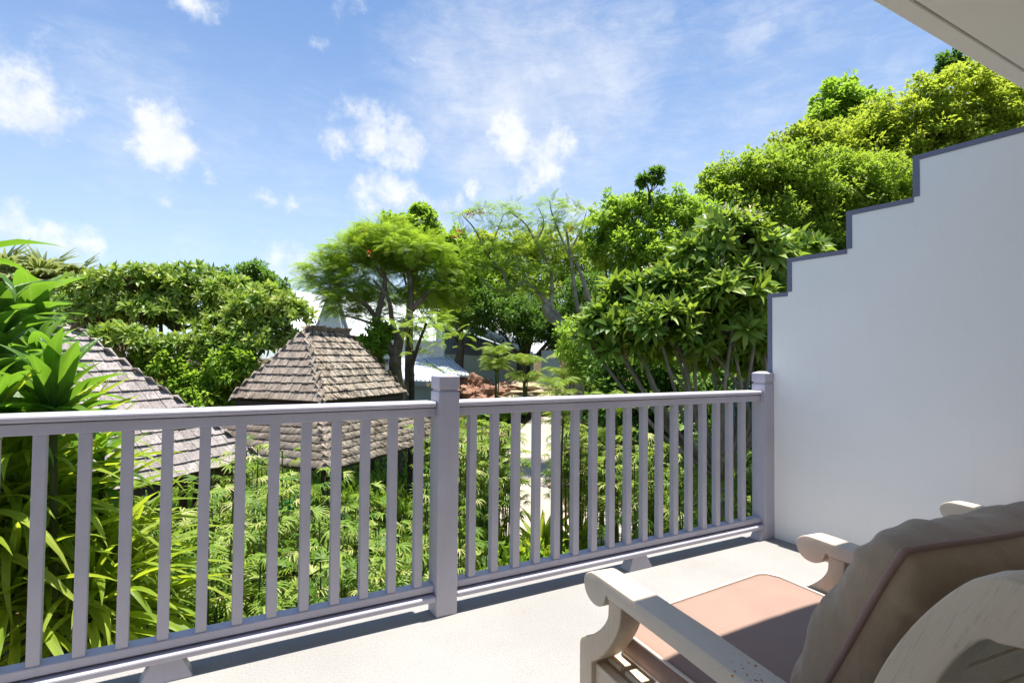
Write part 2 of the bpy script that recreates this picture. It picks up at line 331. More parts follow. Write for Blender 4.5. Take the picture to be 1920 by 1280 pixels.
class MB:                                                      # collects shapes for one mesh
    def __init__(s): s.v = []; s.f = []
    def add(s, v, f):
        b = len(s.v); s.v += [tuple(map(float, p)) for p in v]; s.f += [tuple(i+b for i in q) for q in f]; return s
    def box(s, x0, x1, y0, y1, z0, z1):
        return s.add([(x0, y0, z0), (x1, y0, z0), (x1, y1, z0), (x0, y1, z0), (x0, y0, z1), (x1, y0, z1), (x1, y1, z1), (x0, y1, z1)],
                     [(0, 3, 2, 1), (4, 5, 6, 7), (0, 1, 5, 4), (1, 2, 6, 5), (2, 3, 7, 6), (3, 0, 4, 7)])
    def slab(s, pts, thick, down=(0, 0, -1)):                   # polygon given thickness along 'down'
        n = len(pts); d = np.array(down)*thick; top = [np.array(p) for p in pts]; bot = [p+d for p in top]
        return s.add(top+bot, [tuple(range(n)), tuple(range(2*n-1, n-1, -1))]+[(i, i+n, (i+1) % n+n, (i+1) % n) for i in range(n)])
    def tube(s, pts, rad, seg=8, cap=True):
        P = [np.array(p, float) for p in pts]; n = len(P); vs = []; prev = None
        for i, p in enumerate(P):
            t = P[min(i+1, n-1)]-P[max(i-1, 0)]; t = t/(np.linalg.norm(t)+1e-9)
            a = prev if prev is not None else (np.array([1., 0, 0]) if abs(t[0]) < .8 else np.array([0, 1., 0]))
            a = a-(a@t)*t; a /= np.linalg.norm(a)+1e-9; b = np.cross(t, a); prev = a
            r = rad[i] if hasattr(rad, '__len__') else rad
            vs += [p+r*(math.cos(2*math.pi*k/seg)*a+math.sin(2*math.pi*k/seg)*b) for k in range(seg)]
        fs = [(i*seg+k, i*seg+(k+1) % seg, (i+1)*seg+(k+1) % seg, (i+1)*seg+k) for i in range(n-1) for k in range(seg)]
        if cap: fs += [tuple(range(seg-1, -1, -1)), tuple((n-1)*seg+k for k in range(seg))]
        return s.add(vs, fs)
    def build(s, name, mt, parent=None, smooth=False, bevel=0, seg=2, world=False):
        me = bpy.data.meshes.new(name); me.from_pydata(s.v, [], s.f); me.validate(); me.update()
        if smooth: me.shade_smooth()
        o = link(name, me, mt)
        if parent is not None:
            if world: child(o, parent)
            else: o.parent = parent
        if bevel:
            b = o.modifiers.new('bevel', 'BEVEL'); b.width = bevel; b.segments = seg; b.limit_method = 'ANGLE'; b.angle_limit = .6; b.harden_normals = False
        return o
def curve(pts, n=6):                                           # Catmull-Rom through the points
    P = [np.array(p, float) for p in pts]; P = [2*P[0]-P[1]]+P+[2*P[-1]-P[-2]]; o = []
    for i in range(1, len(P)-2):
        for k in range(n):
            t = k/n; a, b, c, d = P[i-1:i+3]
            o.append(.5*((2*b)+(-a+c)*t+(2*a-5*b+4*c-d)*t*t+(-a+3*b-3*c+d)*t**3))
    o.append(P[-2]); return o
def frames(X, Nn):                                             # rotation matrices: column 0 = X, column 2 close to Nn
    X = X/np.linalg.norm(X, axis=1, keepdims=True)
    Z = Nn-(Nn*X).sum(1, keepdims=True)*X; ln = np.linalg.norm(Z, axis=1, keepdims=True); Z = np.where(ln < 1e-4, np.array([[.1, .9, .3]]), Z/np.maximum(ln, 1e-6))
    Z = Z-(Z*X).sum(1, keepdims=True)*X; Z /= np.linalg.norm(Z, axis=1, keepdims=True)
    return np.stack([X, np.cross(Z, X), Z], axis=2)
def merge(T, P, R, S, tint):                                   # T = (verts, tris, tint) stamped at every P, R, S
    V, F, tt = T; k, n = len(P), len(V)
    S = np.asarray(S, float); S = S[:, None, None] if S.ndim == 1 else S[:, None, :]
    W = np.einsum('kij,knj->kni', R, V[None]*S)+P[:, None]
    FF = F[None]+(np.arange(k)*n)[:, None, None]
    return W.reshape(-1, 3), FF.reshape(-1, F.shape[1]), np.clip(tint[:, None]+tt[None], 0, 1).ravel()
def mat4(P, R, s):
    m = Matrix.Identity(4)
    for i in range(3):
        for j in range(3): m[i][j] = R[i, j]*(s if not hasattr(s, '__len__') else s[j])
        m[i][3] = P[i]
    return m
def rdir(n): v = rng.normal(size=(n, 3)); return v/np.linalg.norm(v, axis=1, keepdims=True)

# ------------------------------------------------------------------ terrain
def gh(x, y):                                                  # ground height
    d = x*math.sin(YAW)+y*math.cos(YAW); r = x*math.cos(YAW)-y*math.sin(YAW)
    z = np.interp(d, [-50, 11, 13, 24, 32, 60, 400], [-3.2, -3.2, -2.9, -.55, -.1, .4, 1.0])
    z += np.clip((d-15)/14, 0, 1.0)*np.clip((r-2.0)/12, 0, 1.5)*7.0
    z -= np.clip((d-60)/60, 0, 1)*np.clip((-r)/40, 0, 1)*3
    return float(z)
def ground_pt(u, v, lo=6, hi=60):                              # where the photo's line of sight meets the ground
    for D in np.arange(lo, hi, .05):
        P = at(u, v, D)
        if P[2] <= gh(P[0], P[1]): return P
    return at(u, v, hi)
xs = np.concatenate([-np.geomspace(400, 30, 14), np.arange(-28, 52, 1.0), np.geomspace(54, 400, 14)])
ys = np.concatenate([-np.geomspace(300, 12, 10), np.arange(-10, 60, 1.0), np.geomspace(62, 500, 14)])
V = [(x, y, gh(x, y)+.04*math.sin(x*2.1+y)*math.cos(y*1.7)) for y in ys for x in xs]; nx = len(xs)
F = [(j*nx+i, j*nx+i+1, (j+1)*nx+i+1, (j+1)*nx+i) for j in range(len(ys)-1) for i in range(nx-1)]
tag(link('ground', npmesh('ground', V, F, smooth=True), M_soil), 'brown planting soil sloping up under the garden behind the railing', 'ground', kind='structure')

def sheet(name, loop, mt, lift, sub=14):                        # a strip draped over the ground; loop = left and right edge points
    Lp, Rp = loop; Lc, Rc = curve(Lp, 6), curve(Rp, 6); n = len(Lc); V = []; F = []
    for i in range(n):
        for k in range(sub+1):
            p = Lc[i]*(1-k/sub)+Rc[i]*k/sub; V.append((p[0], p[1], gh(p[0], p[1])+lift))
    for i in range(n-1):
        for k in range(sub): a = i*(sub+1)+k; F.append((a, a+1, a+sub+2, a+sub+1))
    return link(name, npmesh(name, V, F, smooth=True), mt)
lp = [ground_pt(u, v) for u, v in ((875, 1030), (930, 960), (938, 890), (955, 835), (985, 800), (1000, 785))]
rp = [ground_pt(u, v) for u, v in ((1120, 1030), (1060, 960), (1046, 890), (1046, 835), (1052, 800), (1050, 785))]
tag(sheet('garden_path', (lp, rp), M_path, .06), 'pale sandy path leading away between the plants, right of the middle post', 'path', kind='structure')
lp = [ground_pt(u, v) for u, v in ((1060, 1040), (1090, 1000), (1085, 960))]
rp = [ground_pt(u, v) for u, v in ((1230, 1030), (1215, 1000), (1190, 955))]
tag(sheet('paved_landing', (lp, rp), M_path, .075), 'shaded grey paving branching right from the garden path', 'path', kind='structure')

# ------------------------------------------------------------------ leaf templates: (verts, tris, tint)
def T_(v, f, t=None): v = np.array(v, float); return v, np.array(f, int), (np.zeros(len(v)) if t is None else np.array(t, float))
def tri(quads):
    o = []
    for q in quads:
        o.append((q[0], q[1], q[2]))
        if len(q) == 4: o.append((q[0], q[2], q[3]))
    return o
LEAF = T_([(0, 0, 0), (.45, .24, .07), (1, 0, -.10), (.45, -.24, .07)], [(0, 2, 1), (0, 3, 2)], [-.05, 0, .05, 0])
def bladeV(n=6, width=.2, droop=.5, gut=.25, prof=None, twist=0.0, wav=0.0, seed=0):
    """a leaf blade one unit long, five verts across, arching over"""
    R = random.Random(seed); V = []; UV = []; F = []
    x = z = 0.0; a = R.uniform(.0, .15)
    pr = prof or (lambda s: math.sin(math.pi*min(1, s**.75*.97+.03))**.8)
    for i in range(n+1):
        s = i/n; wd = width*.5*max(pr(s), .012)
        tw = twist*s*s
        for j, q in enumerate((-1, -.5, 0, .5, 1)):
            y = q*wd; h = abs(q)*wd*gut*2+(math.sin(s*17+q*3+seed)*wav*wd*abs(q))
            yy = y*math.cos(tw)-h*math.sin(tw); hh = y*math.sin(tw)+h*math.cos(tw)
            V.append((x-hh*math.sin(a)*-1, yy, z+hh*math.cos(a))); UV.append((.5+q*.5, s))
        x += math.cos(a)/n; z += math.sin(a)/n; a -= droop/n*(1.2*s+.4)*2
    for i in range(n):
        for j in range(4): b = i*5+j; F += [(b, b+5, b+6), (b, b+6, b+1)]
    return T_(V, F), np.array(UV)
def rosette(n, length, width, seed, lift=.5, segs=2, cup=.2):     # whorl of leaves at a branch tip, axis +X
    R = random.Random(seed); V = []; F = []; TT = []
    for k in range(n):
        ph = k*2.4+R.uniform(-.2, .2); op = R.uniform(.45, 1.45) if k > 2 else R.uniform(.15, .5); ln = length*R.uniform(.75, 1.1); wd = width*R.uniform(.85, 1.15)
        rad = np.array([0, math.cos(ph), math.sin(ph)]); ax = np.array([1., 0, 0]); side = np.cross(ax, rad)
        p = ax*R.uniform(-.06, .0)*length; b0 = len(V); t = R.uniform(-.2, .22)
        nst = segs+1; ang = op
        for i in range(nst+1):
            s = i/nst; ww = wd*.5*math.sin(math.pi*min(1, .08+s*.90))**.7*(1.0 if s < .99 else .05)
            d = ax*math.cos(ang)+rad*math.sin(ang); nn = np.cross(side, d)
            for q in (-1, 0, 1): V.append(p+side*ww*q+nn*(-abs(q)*ww*cup)); TT.append(t+.10*s-(.06 if q == 0 else 0))
            p = p+d*ln/nst; ang += .30
        for i in range(nst):
            a = b0+i*3; F += [(a, a+3, a+4), (a, a+4, a+1), (a+1, a+4, a+5), (a+1, a+5, a+2)]
    return T_(V, F, TT)
def fan(n, seed, droop=.5, wd=.085, spread=2.6, segs=3):          # fan leaf, fingers from the origin along +X
    R = random.Random(seed); V = []; F = []; TT = []
    for k in range(n):
        a = (k/(n-1)-.5)*spread+R.uniform(-.06, .06); ln = R.uniform(.82, 1.0)*(1-.12*abs(a)); d = np.array([math.cos(a), math.sin(a), .06]); sd = np.array([-math.sin(a), math.cos(a), 0]); p = np.zeros(3); b0 = len(V); t = R.uniform(-.12, .12); el = R.uniform(.05, .3)
        for i in range(segs+1):
            s = i/segs; ww = wd*.5*(.35+1.0*math.sin(math.pi*(.12+.72*s)))*(1.0 if i < segs else .3)
            V += [p+sd*ww+np.array([0, 0, -.35*ww]), p+np.array([0, 0, .2*ww]), p-sd*ww+np.array([0, 0, -.35*ww])]; TT += [t+.04]*3 if i < segs else [t+.28]*3
            dd = np.array([d[0]*math.cos(el), d[1]*math.cos(el), math.sin(el)]); p = p+dd*ln/segs; el -= droop*R.uniform(.6, 1.3)/segs*2
        for i in range(segs):
            a0 = b0+i*3; F += [(a0, a0+3, a0+4), (a0, a0+4, a0+1), (a0+1, a0+4, a0+5), (a0+1, a0+5, a0+2)]
    return T_(V, F, TT)
def pinnate(n, seed, wd=.035, leaf=.32, droop=.6, segs=1, curl=.35, fwd=.5):  # feather leaf one unit long, along +X
    R = random.Random(seed); V = []; F = []; TT = []
    p = np.zeros(3); el = .35; pts = []
    for i in range(n+1): pts.append((p.copy(), el)); p = p+np.array([math.cos(el), 0, math.sin(el)])/n; el -= droop/n*(1+i/n)
    for i in range(n):
        (p, e), s = pts[i], (i+.5)/n
        l = leaf*math.sin(math.pi*(.18+.74*s))**.7
        for sg in (-1, 1):
            d = np.array([math.cos(e)*fwd, sg*1.0, math.sin(e)*fwd-curl*R.uniform(.3, 1.2)]); d /= np.linalg.norm(d)
            ax = np.array([math.cos(e), 0, math.sin(e)]); b = len(V); t = R.uniform(-.1, .1)
            V += [p, p+d*l*.5+ax*wd*.5, p+d*l+np.array([0, 0, -l*.1]), p+d*l*.5-ax*wd*.5]; TT += [t]*4; F += [(b, b+1, b+2), (b, b+2, b+3)]
    b = len(V); k = 0
    for (p, e) in pts: V += [p+np.array([0, .006, 0]), p-np.array([0, .006, 0])]; TT += [.1, .1]
    for i in range(n): a = b+2*i; F += [(a, a+2, a+3), (a, a+3, a+1)]
    return T_(V, F, TT)


# ------------------------------------------------------------------ balcony
RD, X1, X2, WX = 2.448, 1.0685, 3.3991, 3.4303               # rail face, middle post, end post, wall face
mb = MB().box(-3.6, WX+.2, -1.4, RD+.125, -.004, 0).box(-3.6, WX+.2, -1.4, RD+.12, -.22, -.006)
tag(MB().box(-3.6, WX+.2, -1.4, RD+.145, -.05, 0).build('balcony_floor', M_floor, bevel=.006), 'pale washed concrete balcony floor', 'floor', kind='structure')
tag(MB().box(-3.6, WX+.2, -1.4, RD+.10, -.26, -.052).build('balcony_slab', M_slab), 'concrete slab edge under the balcony floor', 'slab', kind='structure')
# house wall behind the viewer with a sliding door opening
hw = empty('house_wall', (0, -1.4, 0)); tag(hw, 'white house wall at the back of the balcony with an added white bounce panel in its doorway', 'wall', kind='structure')
for o in (MB().box(-3.6, -1.6, -1.6, -1.4, 0, 2.39), MB().box(1.9, WX+.2, -1.6, -1.4, 0, 2.39), MB().box(-1.6, 1.9, -1.6, -1.4, 2.15, 2.39)): o.build('wall_panel', M_wall, hw, world=True)
MB().box(-1.6, 1.9, -1.52, -1.5, 0, 2.15).build('bounce_panel', M_white, hw, world=True)  # unseen white panel added to bounce floor light onto wall, soffit and chairs

sw = empty('stepped_wall', (WX, 1, 0)); tag(sw, 'white rendered side wall stepping down in four steps with a blue-grey edge', 'wall')
ST = [(2.4376, 1.6245), (2.3131, 1.8452), (1.9263, 2.0717), (1.5657, 2.2971), (1.02, 2.52)]      # (far end, top)
prof = [(-1.6, 0), (RD+.10, -.0)]
pl = [(ST[0][0]+.02, 0.0)]
for i, (y, z) in enumerate(ST):
    pl.append((y+(.02 if i == 0 else 0), z))
    if i+1 < len(ST): pl.append((ST[i+1][0], z))
pl = [(-1.6, -.26), (ST[0][0]+.02, -.26)]+[(ST[0][0]+.02, ST[0][1])]+[q for i in range(1, 5) for q in ((ST[i][0], ST[i-1][1]), (ST[i][0], ST[i][1]))]+[(-1.6, 2.52)]
n = len(pl); mb = MB(); TH = .16
mb.add([(WX, y, z) for y, z in pl]+[(WX+TH, y, z) for y, z in pl], [tuple(range(n)), tuple(range(2*n-1, n-1, -1))]+[(i, i+n, (i+1) % n+n, (i+1) % n) for i in range(n)])
mb.build('wall_face', M_wall, sw, world=True)
tw = .024                                                        # painted edge, a hair proud of the wall
def tbox(mb, y0, y1, z0, z1): mb.box(WX-.004, WX+TH+.004, y0, y1, z0, z1)
for i in range(4):
    y1, z1 = ST[i]; y0 = ST[i+1][0]; y1 += (.02 if i == 0 else 0)
    mb = MB(); tbox(mb, y0-.0 if i < 3 else y0, y1+.003, z1-tw, z1+.004); mb.build('step_cap', M_trim, sw, world=True)
    zlow = ST[i-1][1]+.004 if i else .75
    mb = MB(); tbox(mb, y1-.030, y1+.003, zlow-(0 if i else 0), z1-tw); mb.build('step_edge', M_trim, sw, world=True)
# eave and soffit
EZ = 2.39
ev = empty('roof_eave', (0, 1, EZ)); tag(ev, 'cream underside of the balcony roof at the upper right corner', 'roof')
MB().box(-3.8, WX+1.2, .957, 1.02, EZ, EZ+.16).build('eave_board', M_soffit, ev, bevel=.004, world=True)
MB().box(-3.8, WX+1.2, -1.8, .950, EZ+.004, EZ+.05).build('soffit_board', M_soffit, ev, bevel=.003, world=True)
MB().box(-3.8, WX+1.2, .950, .957, EZ+.012, EZ+.05).build('groove', M_slab, ev, world=True)
MB().box(-3.8, WX+1.2, -1.8, 1.0, EZ+.16, EZ+.24).build('roof_deck', M_metal, ev, world=True)

# ------------------------------------------------------------------ railing
rl = empty('balcony_railing', (X1, RD, 0)); tag(rl, 'lilac-grey painted timber balcony railing with square balusters', 'railing')
GAP, SUB, LOWT = .9466, .9066, .1387
posts = (X1-2.33, X1, X2-.01)
bays = [(-3.5, posts[0]-.052), (posts[0]+.052, X1-.052), (X1+.052, X2-.062)]
def post(x):
    y0, y1 = RD-.033, RD+.072; a, b = x-.052, x+.052
    p = MB().box(a, b, y0, y1, 0, 1.022).build('post', M_rail, rl, bevel=.006, world=True)
    MB().box(a+.008, b-.008, y0+.008, y1-.008, 1.022, 1.034).build('post_neck', M_rail, rl, world=True)
    c = MB(); z0, z1, zt = 1.034, 1.092, 1.104
    c.add([(a, y0, z0), (b, y0, z0), (b, y1, z0), (a, y1, z0), (a, y0, z1), (b, y0, z1), (b, y1, z1), (a, y1, z1), (a+.03, y0+.03, zt), (b-.03, y0+.03, zt), (b-.03, y1-.03, zt), (a+.03, y1-.03, zt)],
          [(0, 3, 2, 1), (0, 1, 5, 4), (1, 2, 6, 5), (2, 3, 7, 6), (3, 0, 4, 7), (4, 5, 9, 8), (5, 6, 10, 9), (6, 7, 11, 10), (7, 4, 8, 11), (8, 9, 10, 11)])
    c.build('post_cap', M_rail, rl, bevel=.004, world=True)
for x in posts: post(x)
for (a, b) in bays:
    MB().box(a, b, RD-.016, RD+.098, GAP+.003, .976).build('handrail', M_rail, rl, bevel=.011, seg=3, world=True)
    MB().box(a, b, RD+.006, RD+.05, GAP-.001, GAP+.003).build('rail_joint', M_trim, rl, world=True)
    MB().box(a, b, RD, RD+.055, SUB, GAP-.001).build('sub_rail', M_rail, rl, bevel=.003, world=True)
    MB().box(a, b, RD-.002, RD+.062, .106, LOWT).build('bottom_rail', M_rail, rl, bevel=.004, world=True)
    MB().box(a, b, RD-.031, RD+.045, .070, .098).build('foot_rail', M_rail, rl, bevel=.009, seg=3, world=True)
    MB().box(a, b, RD+.02, RD+.04, .097, .107).build('rail_spacer', M_rail, rl, world=True)
bmesh_ = None
def baluster(x):
    global bmesh_
    if bmesh_ is None:
        o = MB().box(-.019, .019, RD+.004-RD, RD+.042-RD, LOWT-.001, SUB+.001).build('baluster', M_rail, rl, bevel=.003); bmesh_ = o
    else: o = bmesh_.copy(); C.objects.link(o)
    o.location = (x-X1, 0, 0); return o
for i in range(18): baluster(X1-.127-.123*i)
for i in range(17): baluster(X1+.143+.1226*i)
for x in (posts[0]-.15-.123*k for k in range(8)): baluster(x)
def foot(x, w0=.10, w1=.045):
    z1 = .0705; mb = MB(); y0, y1 = RD-.030, RD+.05
    mb.add([(x-w0, y0, 0), (x+w0, y0, 0), (x+w0, y1, 0), (x-w0, y1, 0), (x-w1, y0+.012, z1), (x+w1, y0+.012, z1), (x+w1, y1-.01, z1), (x-w1, y1-.01, z1)], [(0, 3, 2, 1), (4, 5, 6, 7), (0, 1, 5, 4), (1, 2, 6, 5), (2, 3, 7, 6), (3, 0, 4, 7)])
    mb.build('foot_block', M_rail, rl, bevel=.002, world=True)
fx = lambda u, v: float(onz(u, v, 0.0)[0])
foot(fx(312, 1262), .085, .05); foot(fx(1192, 1062), .085, .05); foot(fx(1418, 1003), .085, .05)

# ------------------------------------------------------------------ shingled pavilions
def visible(P):
    q = P-CP; z = q@FW; u = 960+FPX*(q@RT)/z; v = 640-FPX*(q@UP)/z
    s = np.where((u > -30) & (u < 1250) & (v > 500) & (v < 1280) & (z > 0), 0, 1000)
    return z+s
shbox = {}
def shingle_mesh(mt):
    if mt.name not in shbox:
        o = MB(); o.add([(-.5, -.5, 0), (.5, -.5, 0), (.5, .5, 0), (-.5, .5, 0), (-.5, -.5, 1), (.5, -.5, 1), (.5, .5, .3), (-.5, .5, .3)], [(0, 3, 2, 1), (4, 5, 6, 7), (0, 1, 5, 4), (1, 2, 6, 5), (2, 3, 7, 6), (3, 0, 4, 7)])
        me = bpy.data.meshes.new('shingle'); me.from_pydata(o.v, [], o.f); me.materials.append(mt); me.update(); a = me.attributes.new('tint', 'FLOAT', 'POINT'); shbox[mt.name] = me
    return shbox[mt.name]
SHT = T_([(-.5, -.5, 0), (.5, -.5, 0), (.5, .5, 0), (-.5, .5, 0), (-.5, -.5, 1), (.5, -.5, 1), (.5, .5, .3), (-.5, .5, .3)],
         tri([(4, 5, 6, 7), (0, 1, 5, 4), (1, 2, 6, 5), (3, 0, 4, 7)]))
def shingle_face(p0, p1, q0, q1, expo, wid):
    """courses between eave p0-p1 and top q0-q1"""
    p0, p1, q0, q1 = map(lambda a: np.array(a, float), (p0, p1, q0, q1)); H = np.linalg.norm((q0+q1)/2-(p0+p1)/2)
    ax = (p1-p0)/np.linalg.norm(p1-p0); up = (q0+q1)/2-(p0+p1)/2; up = up-(up@ax)*ax; hh = np.linalg.norm(up); up /= hh; nn = np.cross(ax, up); nn *= np.sign(nn[2])
    if np.cross(up, nn)@ax < 0: pass
    xx = np.cross(up, nn); P = []; Rr = []; S = []; nc = int(hh/expo)
    for i in range(nc+1):
        t = min(1, i*expo/hh); a = p0+(q0-p0)*t; b = p1+(q1-p1)*t; W = np.linalg.norm(b-a); x = -random.random()*wid*.5
        while x < W:
            w_ = wid*random.uniform(.75, 1.3); c0 = max(x, 0); c1 = min(x+w_, W)
            if c1-c0 > .02:
                ln = expo*random.uniform(1.25, 1.5); lift = random.uniform(0, .004)
                tilt = .06+random.uniform(-.015, .03); u2 = up*math.cos(tilt)-nn*math.sin(tilt)*1.0; n2 = nn*math.cos(tilt)+up*math.sin(tilt)
                ctr = a+ax*((c0+c1)/2)+up*(ln*.42+random.uniform(-.008, .008))+nn*(.012+lift)
                P.append(ctr); Rr.append(np.stack([np.cross(u2, n2), u2, n2], 1)); S.append((c1-c0-.006, ln, random.uniform(.020, .032)))
            x += w_
    return np.array(P), np.array(Rr), np.array(S)
def add_shingles(root, faces, expo, wid, limit=300):
    allp = []
    for (p0, p1, q0, q1, mt) in faces:
        P, R, S = shingle_face(p0, p1, q0, q1, expo, wid); allp.append((P, R, S, mt))
        # boarding under the shingles
        cen = [np.array(q, float) for q in (p0, p1, q1, q0)]; k = MB(); k.slab(cen, .03) ; k.build('roof_board', M_under, root, world=True)
    P = np.concatenate([a[0] for a in allp]); R = np.concatenate([a[1] for a in allp]); S = np.concatenate([a[2] for a in allp]); mi = np.concatenate([[i]*len(a[0]) for i, a in enumerate(allp)])
    nrm = R[:, :, 2]; facing = ((CP-P)*nrm).sum(1) > 0
    sc = visible(P)+np.where(facing, 0, 500); o = np.argsort(sc); inv = Matrix.Translation(root.location).inverted()
    for i in o[:limit]:
        ob = bpy.data.objects.new('shingle', shingle_mesh(allp[mi[i]][3])); C.objects.link(ob); ob.parent = root; ob.matrix_parent_inverse = inv; ob.matrix_basis = mat4(P[i], R[i], S[i])
    rest = o[limit:]
    for j, a in enumerate(allp):
        s = rest[mi[rest] == j]
        if len(s):
            V, F, t = merge(SHT, P[s], R[s], S[s], rng.random(len(s))); tag(child(link('shingle_courses', npmesh('shingle_courses', V, F, t), a[3]), root), kind='stuff')
def hip_caps(root, a, b, na, nb, mt, step=.2, w=.125):           # overlapping folded caps from a (low) to b (high); na, nb = downslope directions of the faces beside
    a, b = np.array(a, float), np.array(b, float); Lh = np.linalg.norm(b-a); d = (b-a)/Lh; n = int(Lh/step)
    for i in range(n+1):
        p = a+d*min(i*step, Lh-.05); e = p+d*step*1.25; up = np.array([0, 0, .03]); li = np.array([0, 0, .016])
        v = [p+up+li, p+na*w+li+up*.6, p+nb*w+li+up*.6, e+up, e+na*w+up*.6, e+nb*w+up*.6]; v2 = [q-np.array([0, 0, .018]) for q in v]
        m_ = MB(); m_.add(v+v2, [(0, 1, 4, 3), (0, 3, 5, 2), (6, 9, 10, 7), (6, 8, 11, 9), (0, 6, 7, 1), (0, 2, 8, 6), (1, 7, 10, 4), (2, 5, 11, 8)]); m_.build('ridge_cap', mt, root, world=True)
E1 = np.array([*flat(.335, .942), 0.0]); N1 = np.array([*flat(.942, -.335), 0.0])      # eave direction (away) and outward normal of the right-hand faces
def pavilion(label, Cc, w, l, rise, zE, expo, wid, mats, tier2=None, limit=300, posts_=True, caps=True, ra=None, rb=None):
    """Cc = front corner on plan; w runs to the left (-N1), l runs away (E1)"""
    Cc = np.array([Cc[0], Cc[1], zE]); Lc = Cc-N1*w; Rc = Cc+E1*l; Bk = Lc+E1*l; h = np.array([0, 0, rise])
    A = Cc-N1*w/2+E1*(ra or w/2)+h; B = Cc-N1*w/2+E1*(rb or l-w/2)+h; cen = (Cc+Bk)/2
    root = empty('pavilion', (cen[0], cen[1], gh(cen[0], cen[1]))); tag(root, label, 'pavilion')
    faces = [(Lc, Cc, A, A+N1*.001, mats[0]), (Cc, Rc, A, B, mats[1]), (Rc, Bk, B, B-N1*.001, mats[1]), (Bk, Lc, B, A, mats[0])]
    add_shingles(root, faces, expo, wid, limit)
    if caps:
        for (a, b, u, v) in ((Cc, A, N1, -E1), (Rc, B, N1, E1), (Lc, A, -N1, -E1), (Bk, B, -N1, E1)):
            s = rise/(w/2); f = 1/math.sqrt(1+s*s); hip_caps(root, a, b, (np.array(u)-np.array([0, 0, s]))*f, (np.array(v)-np.array([0, 0, s]))*f, mats[2])
        s = rise/(w/2); f = 1/math.sqrt(1+s*s); hip_caps(root, A-[0, 0, .02], B-[0, 0, .02], (N1-np.array([0, 0, s]))*f, (-N1-np.array([0, 0, s]))*f, mats[2], .22, .075)
    def ring(o, z): return [Cc*[1, 1, 0]+(N1-E1)*o+[0, 0, z], Rc*[1, 1, 0]+(N1+E1)*o+[0, 0, z], Bk*[1, 1, 0]+(-N1+E1)*o+[0, 0, z], Lc*[1, 1, 0]+(-N1-E1)*o+[0, 0, z]]
    for i in range(4):                                            # fascia boards tucked under the eave
        a, b = ring(-.05, zE-.05)[i], ring(-.05, zE-.05)[(i+1) % 4]; dd = (b-a)/np.linalg.norm(b-a); s = np.cross([0, 0, 1], dd)*.02
        MB().add([a-s, b-s, b+s, a+s, a-s-[0, 0, .1], b-s-[0, 0, .1], b+s-[0, 0, .1], a+s-[0, 0, .1]], [(0, 1, 2, 3), (4, 7, 6, 5), (0, 4, 5, 1), (1, 5, 6, 2), (2, 6, 7, 3), (3, 7, 4, 0)]).build('fascia', M_under, root, world=True)
    po = -.25; zb = zE-.1
    if tier2:
        out_, drop = tier2; T = ring(-.22, zE-.16); Bt = ring(out_, zE-.16-drop)
        fs = [(Bt[i], Bt[(i+1) % 4], T[i], T[(i+1) % 4], mats[1] if i < 2 else mats[0]) for i in (0, 3, 1, 2)]; add_shingles(root, fs, expo, wid, 0)
        for i in range(4):
            p, q = Bt[i], T[i]; u = [N1, N1, -N1, -N1][i]; v = [-E1, E1, E1, -E1][i]; s = drop/(out_+.22); f = 1/math.sqrt(1+s*s)
            if i < 2 or i == 3: hip_caps(root, p, q, (u-np.array([0, 0, s]))*f, (v-np.array([0, 0, s]))*f, mats[2])
        po = out_-.35; zb = zE-.16-drop+.2
    if posts_:
        for p in ring(po, 0): g = gh(p[0], p[1]); MB().tube([(p[0], p[1], g-.1), (p[0], p[1], zb)], .07, 8).build('pavilion_post', M_post, root, world=True)
    return root
c3 = at(604, 752, 10.0)
pavilion('pavilion with a stained brown two-tier shingle roof left of the middle post', c3, 2.06, 2.9, 1.25, float(c3[2]), .175, .115, (M_sh_front, M_sh_moss, M_sh_pale), (.88, .82), ra=.75, rb=2.15)
T0 = at(142, 622, 8.0); s_ = 1.70; K = T0+(N1*1+E1*1)*s_; K[2] = T0[2]-s_*1.14
cc = K-E1*5.6
pavilion('pavilion with a large silver-grey shingle roof at the left behind the broad leaves', cc, 2*s_, 5.6, s_*1.14, float(K[2]), .185, .165, (M_sh_pale, M_sh_pale, M_sh_front))

# ------------------------------------------------------------------ white house beyond the trees
wh = empty('white_house', at(720, 700, 26)); wh.location.z = gh(*wh.location[:2]); tag(wh, 'white house with pale sheet roofs seen between the tree trunks', 'house')
AW = np.array([math.sin(YAW), math.cos(YAW), 0])
def wall_px(name, pts, D, mt, thick=.25, back=None): 
    P = [at(u, v, D if not isinstance(D, (list, tuple)) else D[i]) for i, (u, v) in enumerate(pts)]; mb = MB(); mb.slab(P, thick, tuple(AW*-1) if back is None else back); return mb.build(name, mt, wh, world=True)
